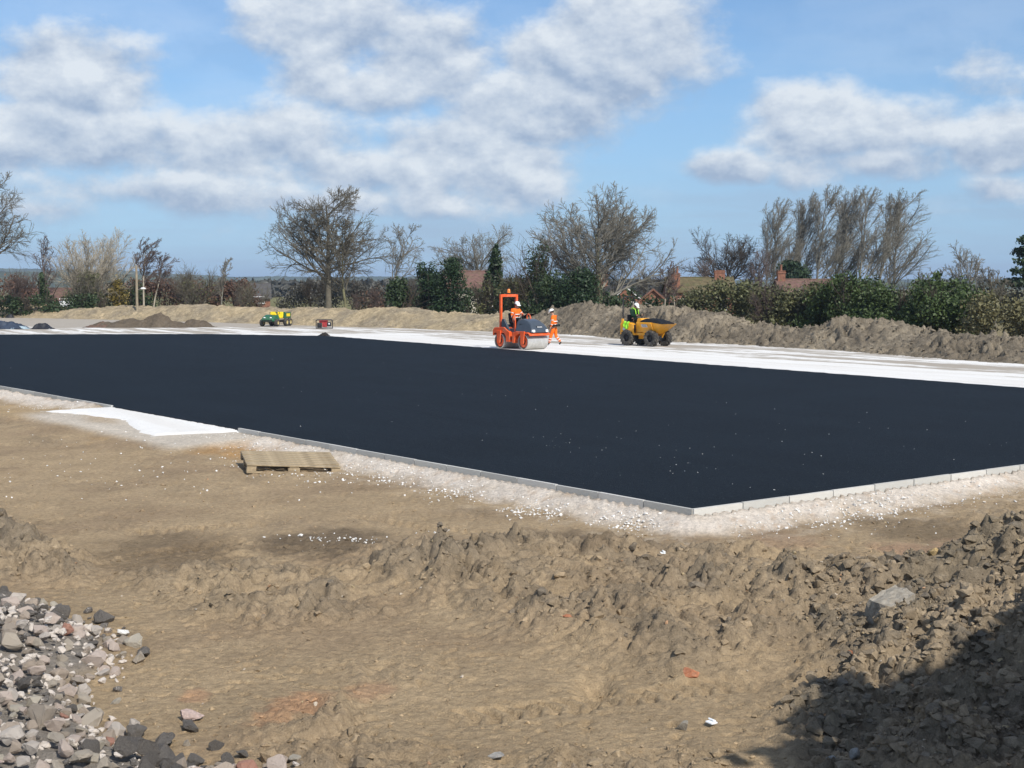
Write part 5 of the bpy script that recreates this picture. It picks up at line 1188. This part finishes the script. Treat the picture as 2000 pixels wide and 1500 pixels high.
    i = np.arange(n*n).reshape(n, n); me = np_mesh('tarmac_load', np.stack([x, y*.96, z], 1), np.stack([i[:-1, :-1], i[:-1, 1:], i[1:, 1:], i[1:, :-1]], -1).reshape(-1, 4), True)
    o = link('tarmac_load', me, M['tar_load']); o.location = root.location; o.rotation_euler = root.rotation_euler; tag(o, 'heap of black tarmac in the skip of the yellow dumper', 'tarmac load')
    # lime jacket hanging on the rear corner
    n = 14; U, V = np.meshgrid(np.linspace(0, 1, n), np.linspace(0, 1, n)); u, v = U.ravel(), V.ravel()
    x = -1.02+.34*u+.03*np.sin(9*v); yv = -.555-.03*np.sin(11*u+3*v)-.02*v; z = 1.22-.40*v*(1-.5*np.abs(u-.4))+.03*np.sin(7*u)
    me = np_mesh('hi_vis_vest', np.stack([x, yv, z], 1), np.stack([i[:n-1, :n-1].ravel()*0, i[:n-1, :n-1].ravel()*0, i[:n-1, :n-1].ravel()*0, i[:n-1, :n-1].ravel()*0], -1)*0+np.stack([np.arange(n*n).reshape(n, n)[:-1, :-1], np.arange(n*n).reshape(n, n)[:-1, 1:], np.arange(n*n).reshape(n, n)[1:, 1:], np.arange(n*n).reshape(n, n)[1:, :-1]], -1).reshape(-1, 4), True)
    o = link('hi_vis_vest', me, M['hivis_green']); o.location = root.location; o.rotation_euler = root.rotation_euler; sm = o.modifiers.new('thick', 'SOLIDIFY'); sm.thickness = .012; tag(o, 'lime high visibility vest hanging over the back of the dumper', 'vest')
    return root
DUM = dumper()

# ------------------------------------------------------------------ people
def skinned(name, chains, mat, parent, sub=1, roots=(0,)):
    """chains: list of lists of ((x,y,z), radius or (rx,ry)); equal points join"""
    V, Rr, E, key = [], [], [], {}
    def vid(p, r):
        k = tuple(round(c, 4) for c in p)
        if k not in key: key[k] = len(V); V.append(p); Rr.append(r if isinstance(r, tuple) else (r, r))
        return key[k]
    for ch in chains:
        ids = [vid(p, r) for p, r in ch]; E += [(a, b) for a, b in zip(ids[:-1], ids[1:])]
    me = bpy.data.meshes.new(name); me.from_pydata(V, E, []); o = link(name, me, mat, parent)
    sk = o.modifiers.new('skin', 'SKIN'); sk.use_smooth_shade = True
    # one root per connected piece
    comp = list(range(len(V)))
    def find(a):
        while comp[a] != a: a = comp[a]
        return a
    for a, b in E: comp[find(a)] = find(b)
    seen = set(); lay = me.skin_vertices[0].data if me.skin_vertices else None
    if lay is None:
        bm = bmesh.new(); bm.from_mesh(me); bm.verts.layers.skin.verify(); bm.to_mesh(me); bm.free(); lay = me.skin_vertices[0].data
    for i, r in enumerate(Rr):
        lay[i].radius = r; f = find(i); lay[i].use_root = f not in seen; seen.add(f)
    s = o.modifiers.new('sub', 'SUBSURF'); s.levels = sub; s.render_levels = sub
    return o
def L3(a, b, t): return tuple(a[i]*(1-t)+b[i]*t for i in range(3))
def person(label, loc, rz, J, jacket, trousers, bands, vest=None, sc=1.):
    """J: joint positions in metres, x forward, y left; the same skeleton wears looser clothes"""
    root = empty('person', loc, rz, label, 'person'); root.scale = (sc, sc, sc)
    pel, chest, neck, head = J['pelvis'], J['chest'], J['neck'], J['head']; top = L3(neck, head, 1.55)
    def limb(side, kind): return [J[k+side] for k in (('sh', 'el', 'wr') if kind == 'arm' else ('hip', 'kn', 'an'))]
    ch = [[(pel, (.13, .11)), (L3(pel, chest, .5), (.13, .105)), (chest, (.15, .11)), (neck, .055), (L3(neck, head, .6), (.068, .06)), (head, (.078, .092)), (top, .06)]]
    for s in 'LR':
        sh, e, w = limb(s, 'arm'); ch.append([(chest, (.15, .11)), (sh, .058), (e, .043), (w, .03)])
        hp, k, a = limb(s, 'leg'); ch.append([(pel, (.13, .11)), (hp, .085), (k, .058), (a, .042), (J['to'+s], .035)])
        hd = Vector(w)-Vector(e); hd.normalize(); palm = Vector(w)+hd*.07; ch.append([(w, .03), (tuple(palm), .036)])
        side = hd.cross(Vector((0, 0, 1))); side = side.normalized() if side.length > .1 else Vector((0, 1, 0))
        for q, ln in ((-.027, .065), (-.009, .078), (.009, .074), (.027, .058)):
            p0 = palm+side*q; p1 = p0+hd*ln*.55; p2 = p1+(hd*.6+Vector((0, 0, -.6)))*ln*.45; ch.append([(tuple(p0+hd*.005), .0095), (tuple(p1), .0088), (tuple(p2), .0078)])
        p0 = Vector(w)+hd*.03+side*.03; ch.append([(tuple(p0), .011), (tuple(p0+side*.03+hd*.03), .010), (tuple(p0+side*.035+hd*.06), .0088)])
    hv = Vector(J['face']); nose = Vector(head)+hv*.095+Vector((0, 0, -.005)); ch.append([(tuple(Vector(head)+hv*.05), .03), (tuple(nose), .012)])
    body = skinned('body', ch, M['skin'], root)
    up = (Vector(top)-Vector(neck)).normalized(); sd = hv.cross(up).normalized()
    b = MB()
    for s in (-1, 1): b.ball(Vector(head)+hv*.076+sd*s*.03+up*.012, .012, 8)
    b.build('eyes', M['hair'], body, 0, True)
    b = MB(); b.ball(Vector(head)-hv*.022+up*.03, .098, 12, (1, .95, 1.)); b.build('hair', M['hair'], body, 0, True)
    # helmet: shell, peak
    q = up.to_track_quat('Z', 'Y'); b = MB(); base = Vector(head)+up*.045; vs = MB()
    prof = [(.138, 0), (.132, .03), (.120, .075), (.088, .115), (.045, .135), (.001, .140)]
    for r_, h_ in prof:
        for k in range(16):
            a = 2*math.pi*k/16; b.V.append(tuple(base+(hv*math.cos(a)*1.10+sd*math.sin(a)*.92)*r_+up*h_))
    for j in range(len(prof)-1):
        for k in range(16): b.F.append([j*16+k, j*16+(k+1) % 16, (j+1)*16+(k+1) % 16, (j+1)*16+k])
    for k in range(-3, 4):
        a = k*.28; d = hv*math.cos(a)*1.1+sd*math.sin(a)*.92; b.V += [tuple(base+d*.130+up*.012), tuple(base+d*.195-up*.008)]
    o_ = len(prof)*16
    for k in range(6): b.F.append([o_+2*k, o_+2*k+1, o_+2*k+3, o_+2*k+2])
    hm = b.build('hard_hat', M['helmet'], root, 0, True); so_ = hm.modifiers.new('t', 'SOLIDIFY'); so_.thickness = .008
    # jacket
    jc = [[(L3(pel, chest, -.05), (.185, .155)), (L3(pel, chest, .5), (.18, .15)), (chest, (.195, .15)), (L3(chest, neck, .85), .085)]]
    for s in 'LR': sh, e, w = limb(s, 'arm'); jc.append([(chest, (.195, .15)), (sh, .088), (e, .072), (L3(e, w, .9), .055)])
    jk = skinned('jacket', jc, jacket, root)
    tc_ = [[(pel, (.165, .14)), (L3(pel, chest, .12), (.165, .14))]]
    for s in 'LR': hp, k, a = limb(s, 'leg'); tc_.append([(pel, (.165, .14)), (hp, .108), (k, .088), (L3(k, a, .92), .075)])
    trs = skinned('trousers', tc_, trousers, root)
    for s in 'LR':
        a, t = J['an'+s], J['to'+s]; skinned('boot', [[(L3(J['kn'+s], a, .9), .058), (a, .058), (L3(a, t, .6), .052), (t, .042)]], M['boot'], root)
    def ring(par, a, b_, r_, w_=.05, m='reflective', sy=1.):
        a, b_ = Vector(a), Vector(b_); d = (b_-a).normalized()*w_/2; mm = MB(); mm.cyl(a-d, a+d, r_, 16, None, False); rr = mm.build('reflective_band', M[m], par, 0, True); z = rr.modifiers.new('t', 'SOLIDIFY'); z.thickness = .006
    if bands:
        for t_ in (.25, .62): ring(jk, L3(pel, chest, t_), chest, .192)
        for s in 'LR':
            sh, e, w = limb(s, 'arm'); ring(jk, L3(e, w, .35), w, .076, .04); ring(jk, L3(sh, e, .6), e, .084, .04)
            hp, k, a = limb(s, 'leg'); ring(trs, L3(k, a, .35), a, .092, .045); ring(trs, L3(k, a, .65), a, .090, .045)
    if vest:
        mm = MB(); dn = Vector(pel)-Vector(chest)
        for s in 'LR':
            sh = Vector(L3(neck, J['sh'+s], .55)); fw = Vector(J['front']); mm.tube([tuple(sh-fw*.13+dn*.5), tuple(sh-fw*.15), tuple(sh+Vector((0, 0, .10))), tuple(sh+fw*.17), tuple(sh+fw*.20+dn*.6)], .024, 6)
        mm.build('vest_straps', vest, jk, 0, True)
    return root
def on(root, x, y, z):
    m = Matrix.Rotation(root.rotation_euler[2], 3, 'Z') @ Vector((x, y, z)); return tuple(Vector(root.location)+m)
SIT = dict(pelvis=(0, 0, .10), chest=(-.02, 0, .48), neck=(.02, 0, .66), head=(.06, 0, .80), face=(.93, -.1, -.35), front=(1, 0, 0),
           shL=(-.01, .19, .56), shR=(-.01, -.19, .56), elL=(.12, .29, .32), elR=(.02, -.31, .30), wrL=(.36, .14, .34), wrR=(.22, -.33, .13),
           hipL=(.05, .10, .07), hipR=(.05, -.10, .07), knL=(.46, .15, .12), knR=(.46, -.16, .12), anL=(.50, .15, -.26), anR=(.56, -.16, -.24), toL=(.66, .16, -.30), toR=(.72, -.18, -.29))
person('worker in orange high visibility clothes and white helmet sitting on the roller', on(ROL, -.36, 0, 1.30), ROL.rotation_euler[2], SIT, M['hivis_orange'], M['cloth_dark'], True)
SIT2 = dict(SIT); SIT2.update(head=(.10, .02, .78), face=(.85, .0, -.52), elL=(.16, .27, .30), elR=(.10, -.29, .30), wrL=(.38, .15, .33), wrR=(.36, -.17, .33))
person('driver in dark green jacket with lime straps and white helmet on the dumper', on(DUM, -.80, 0, 1.21), DUM.rotation_euler[2], SIT2, M['cloth_green'], M['cloth_dark'], False, M['hivis_green'], 1.)
WALK = dict(pelvis=(0, 0, .95), chest=(.05, 0, 1.37), neck=(.09, 0, 1.56), head=(.15, 0, 1.69), face=(.90, 0, -.43), front=(1, 0, 0),
            shL=(.04, .20, 1.46), shR=(.04, -.20, 1.46), elL=(.00, .27, 1.16), elR=(.16, -.27, 1.17), wrL=(.10, .28, .92), wrR=(.36, -.22, 1.02),
            hipL=(0, .10, .90), hipR=(0, -.10, .90), knL=(.16, .10, .50), knR=(-.02, -.11, .49), anL=(.26, .10, .10), anR=(-.30, -.12, .16), toL=(.42, .11, .05), toR=(-.20, -.13, .06))
wp = W(1083, 675, -.055)
WK = person('worker in orange high visibility suit and white helmet walking right of the roller', (wp[0], wp[1], -.05), R(155), WALK, M['hivis_orange'], M['hivis_orange'], True)
b = MB(); b.tube([(-.10, -.21, 1.02), (.16, -.20, 1.02)], .06, 8); b.tube([(-.10, .21, 1.02), (.16, .20, 1.02)], .06, 8); b.tube([(-.18, -.2, 1.03), (-.2, 0, 1.04), (-.18, .2, 1.03)], .06, 8); b.build('waist_band', M['cloth_dark'], WK, 0, True)

# ------------------------------------------------------------------ green utility vehicle and the generator
def gator():
    c = W(534, 637.5, -.055); root = empty('utility_vehicle', (c[0], c[1]+.6, -.05), R(-106), 'small green utility vehicle with yellow seats parked before the tan bank', 'utility vehicle')
    b = MB(); b.prism([(.25, .42), (.25, .86, .86), (.60, .88, .82), (1.10, .74, .80), (1.28, .58, .86), (1.28, .38, .9), (.9, .36)], -.56, .56); h = b.build('hood', M['green_paint'], root, .06, True)
    for sg in (-1, 1):
        b = MB(); b.ball((1.20, sg*.26, .66), .075, 10, (.5, 1.2, .7)); b.build('headlight', M['lens'], h, 0, True)
    b = MB(); b.box((1.29, 0, .46), (.05, .8, .06)); b.tube([(1.30, -.4, .40), (1.36, -.3, .36), (1.36, .3, .36), (1.30, .4, .40)], .025, 6); b.build('bumper', M['black'], root)
    b = MB(); b.box((-.1, 0, .42), (1.0, 1.1, .12)); b.box((-.2, 0, .36), (1.9, .5, .14)); b.build('floor_pan', M['black'], root, .01)
    for sg in (-1, 1):
        b = MB(); b.box((-.12, sg*.30, .66), (.46, .46, .14)); s = b.build('seat', M['seat_yellow'], root, .04)
        b = MB(); b.box((-.36, sg*.30, .88), (.12, .46, .40), Matrix.Rotation(-.15, 3, 'Y')); b.build('backrest', M['seat_yellow'], s, .04)
    b = MB()
    b.box((-1.0, 0, .62), (1.05, 1.24, .05)); b.box((-.50, 0, .84), (.05, 1.24, .46)); b.box((-1.5, 0, .80), (.05, 1.24, .38))
    for sg in (-1, 1): b.box((-1.0, sg*.62, .82), (1.0, .05, .42))
    bed = b.build('cargo_bed', M['green_paint'], root, .01)
    b = MB(); b.box((-1.0, .652, .84), (.6, .012, .22)); b.box((-1.0, -.652, .84), (.6, .012, .22)); b.build('side_panel', M['seat_yellow'], bed)
    b = MB(); b.box((.62, .28, .90), (.3, .3, .10)); b.build('yellow_case', M['seat_yellow'], root, .03)
    b = MB(); b.cyl((.28, .3, .84), (.14, .3, 1.02), .02, 6); sc = b.build('steering_column', M['black'], root)
    b = MB(); b.tube([(.12+.06*math.cos(a), .3+.16*math.sin(a), 1.03+.14*math.cos(a)) for a in np.linspace(0, 6.283, 13)], .016, 6); b.build('steering_wheel', M['black'], sc, 0, True)
    for x, r in ((.86, .28), (-.70, .30), (-1.30, .30)):
        for sg in (-1, 1):
            b = MB(); y = sg*.60; w = .26; b.lathe([(r*.5, -w*.45), (r*.85, -w*.5), (r*.98, -w*.3), (r, 0), (r*.98, w*.3), (r*.85, w*.5), (r*.5, w*.45)], (x, y, r), 'y', 24)
            t = b.build('wheel', M['rubber'], root, 0, True); b = MB(); b.lathe([(0, sg*.06), (r*.3, sg*.08), (r*.5, sg*.11), (r*.5, -sg*.1), (0, -sg*.1)], (x, y, r), 'y', 16); b.build('rim', M['dusty_yellow'], t, 0, True)
gator()
def generator():
    c = W(632, 642, -.055); root = empty('generator', (c[0], c[1]+.4, -.05), R(8), 'red generator in a dark tube frame at the tarmac edge', 'generator')
    b = MB()
    for y in (-.32, .32):
        b.tube([(-.58, y, .02), (-.58, y, .56), (-.50, y, .62), (.50, y, .62), (.58, y, .56), (.58, y, .02), (-.58, y, .02)], .03, 8)
    for x in (-.55, .55): b.tube([(x, -.32, .60), (x, .32, .60)], .028, 8); b.tube([(x, -.32, .03), (x, .32, .03)], .028, 8)
    b.build('tube_frame', M['black'], root, 0, True)
    b = MB(); b.box((-.05, 0, .50), (.62, .44, .18)); b.build('fuel_tank', M['red_paint'], root, .05)
    b = MB(); b.box((-.34, 0, .24), (.34, .42, .34)); b.cyl((-.34, -.23, .25), (-.34, -.27, .25), .13, 16); b.build('alternator', M['black'], root, .03)
    b = MB(); b.box((.02, -.02, .26), (.34, .46, .32)); b.cyl((.0, -.26, .22), (.0, -.28, .22), .06, 12); b.build('engine', M['red_paint'], root, .03)
    b = MB(); b.box((.34, -.18, .30), (.30, .08, .30)); p = b.build('control_panel', M['black'], root, .01)
    b = MB(); b.cyl((.34, -.225, .34), (.34, -.235, .34), .06, 12); b.build('socket', M['plate'], p)
generator()
def tarp(name, label, px, py, w, d, h, col, seed, rz=0.):
    c = W(px, py, -.055); n = 30; U, V = np.meshgrid(np.linspace(-1, 1, n), np.linspace(-1, 1, n)); q = np.maximum(np.abs(U), np.abs(V)).ravel(); x = U.ravel()*w/2; y = V.ravel()*d/2
    z = h*(1-sstep(.35, 1., q+.25*fbm(x*1.2, y*1.2, 2, seed)))*(.75+.5*fbm(x*2.5, y*2.5, 3, seed+2))+.07*np.abs(fbm(x*5, y*5, 2, seed+4))+.02
    i = np.arange(n*n).reshape(n, n); o = link(name, np_mesh(name, np.stack([x, y, z], 1), np.stack([i[:-1, :-1], i[:-1, 1:], i[1:, 1:], i[1:, :-1]], -1).reshape(-1, 4), True), mat_plain(name+'_sheet', col, .55 if name != 'rubber_mat' else .95, 0, .3, 3, .3))
    o.location = (c[0], c[1]+d*.4, -.06); o.rotation_euler = (0, 0, rz); s = o.modifiers.new('t', 'SOLIDIFY'); s.thickness = .02; tag(o, label, 'sheeting'); return o
tarp('plastic_sheet', 'crumpled dark blue sheeting at the left edge behind the tarmac', 4, 643, 2.9, 1.6, .62, (.035, .048, .075), 3)
tarp('plastic_sheet', 'pale blue crumpled sheet right of the dark blue sheeting', 36, 643, 1.2, 1.0, .22, (.30, .38, .42), 4)
tarp('plastic_sheet', 'black rolled sheet lying apart, right of the pale blue one', 80, 643, 1.4, 1.0, .42, (.018, .020, .026), 5)
tarp('rubber_mat', 'small dark mat piece lying at the far tarmac edge below the generator', 632, 656, .62, .5, .20, (.020, .017, .015), 6, .5)
tarp('bucket_scrap', 'small dark scrap on the foot of the tan bank at the far left', 18, 621, .7, .5, .4, (.04, .04, .045), 7)
for px, lb in ((122, 'white bulk bag behind the tan bank, left one of two'), (134, 'white bulk bag behind the tan bank, right one of two')):
    c = D(px, 560, 131); b = MB(); b.prism([(-.36, 0), (-.42, .4), (-.36, .95), (-.2, 1.1), (.2, 1.08), (.36, .95), (.42, .4), (.36, 0)], -.36, .36); o = b.build('bulk_bag', M['litter'], None, .08, True); o.location = (c[0], c[1], D(px, 597, 131)[2]-.62); tag(o, lb, 'bag')

# ------------------------------------------------------------------ pallet
M['pallet'] = mat_plain('grey_pallet_wood', (.36, .285, .185), .9, 0, .22, 7, .15, (.22, .17, .11), .5, .5, 40)
def pallet():
    c = W(556, 922, -.22); x0, y0 = c[0], c[1]+.5; z0 = Gs(x0, y0); root = empty('pallet', (x0, y0, z0+.02), R(16), 'weathered wooden pallet lying on the earth beside the kerb', 'pallet'); root.rotation_euler = (R(3.8), R(3.2), R(16))
    K = .98; KX = 1.32
    def board(nm, cx, cy, cz, sx, sy, sz):
        b = MB(); b.box((0, 0, 0), (sx*KX, sy*KX, sz*K)); o = b.build(nm, M['pallet'], root, .004); o.location = (cx*KX, cy*KX, cz*K); o.rotation_euler = (random.uniform(-.01, .01), random.uniform(-.01, .01), random.uniform(-.012, .012))
    for y in (-.45, 0, .45): board('skid', 0, y, .011, 1.2, .11, .022)
    for x in (-.54, 0, .54):
        for y in (-.45, 0, .45): board('block', x, y, .061+.002, .12 if x else .15, .11, .078)
        board('bearer', x, 0, .114, .12, 1.0, .022)
    for k in range(7): board('deck_board', 0, -.45+.15*k, .137, 1.2, .11, .022)
pallet()
# ------------------------------------------------------------------ unseen evergreen added right of the view, shaped to cast the lower right shadow
def shade_tree():
    r = np.random.default_rng(61); hx, hy = math.sin(SUN_AZ), -math.cos(SUN_AZ); a = np.array((-hx, -hy)); b = np.array((-hy, hx)); k = 1/math.tan(SUN_EL); L = []
    for j, (ac, far) in enumerate(((6.40, 6.45), (7.15, 6.75), (8.0, 6.95), (8.9, 7.2), (9.9, 7.3), (10.9, 7.2))):
        for z, rad in ((4.4+.15*(j % 2), .85), (3.5, 1.0), (2.5, 1.05), (1.5, .95)):
            al = far-k*(4.4-.2)-1.27; q = al*a+(ac+(.25 if z < 3 and j == 0 else 0))*b+r.normal(0, .08, 2); L.append((q[0], q[1], z, rad*.95, rad*.95, rad*.85))
    c = np.array(L)[:, :3].mean(0); g0 = Gs(c[0], c[1]); root = empty('added_shade_tree', (c[0], c[1], g0), 0, 'added unseen evergreen beyond the right edge, shaped to shade the spoil heap', 'tree')
    A = np.array(L); A[:, 0] -= c[0]; A[:, 1] -= c[1]; A[:, 2] -= g0
    V, F = quad_cloud(lump_pts(A, 15000, r, .5), .26, r); link('crown', np_mesh('crown', V, F), M['leaf_holly'], root)
    m = MB(); m.cyl((0, 0, -.3), (0, 0, 3.6), .22, 10, .08)
    for q in A[::4]: m.cyl((0, 0, 1.6), (q[0], q[1], q[2]-.2), .07, 6, .03)
    m.build('trunk', M['bark_dark'], root, 0, True)
shade_tree()
# ------------------------------------------------------------------ thin spring haze
def haze():
    b = MB(); b.box((0, 0, 28), (18400, 18400, 64)); o = b.build('haze', None); m = bpy.data.materials.new('air'); m.use_nodes = True; t = m.node_tree; t.nodes.clear()
    v = nd(t, 'ShaderNodeVolumePrincipled'); v.inputs['Color'].default_value = (.55, .72, .95, 1); v.inputs['Density'].default_value = .00018; v.inputs['Anisotropy'].default_value = 0.
    ot = nd(t, 'ShaderNodeOutputMaterial'); t.links.new(v.outputs[0], ot.inputs['Volume']); o.data.materials.append(m); tag(o, 'thin bluish spring haze over the distance', 'haze', kind='stuff')
haze()
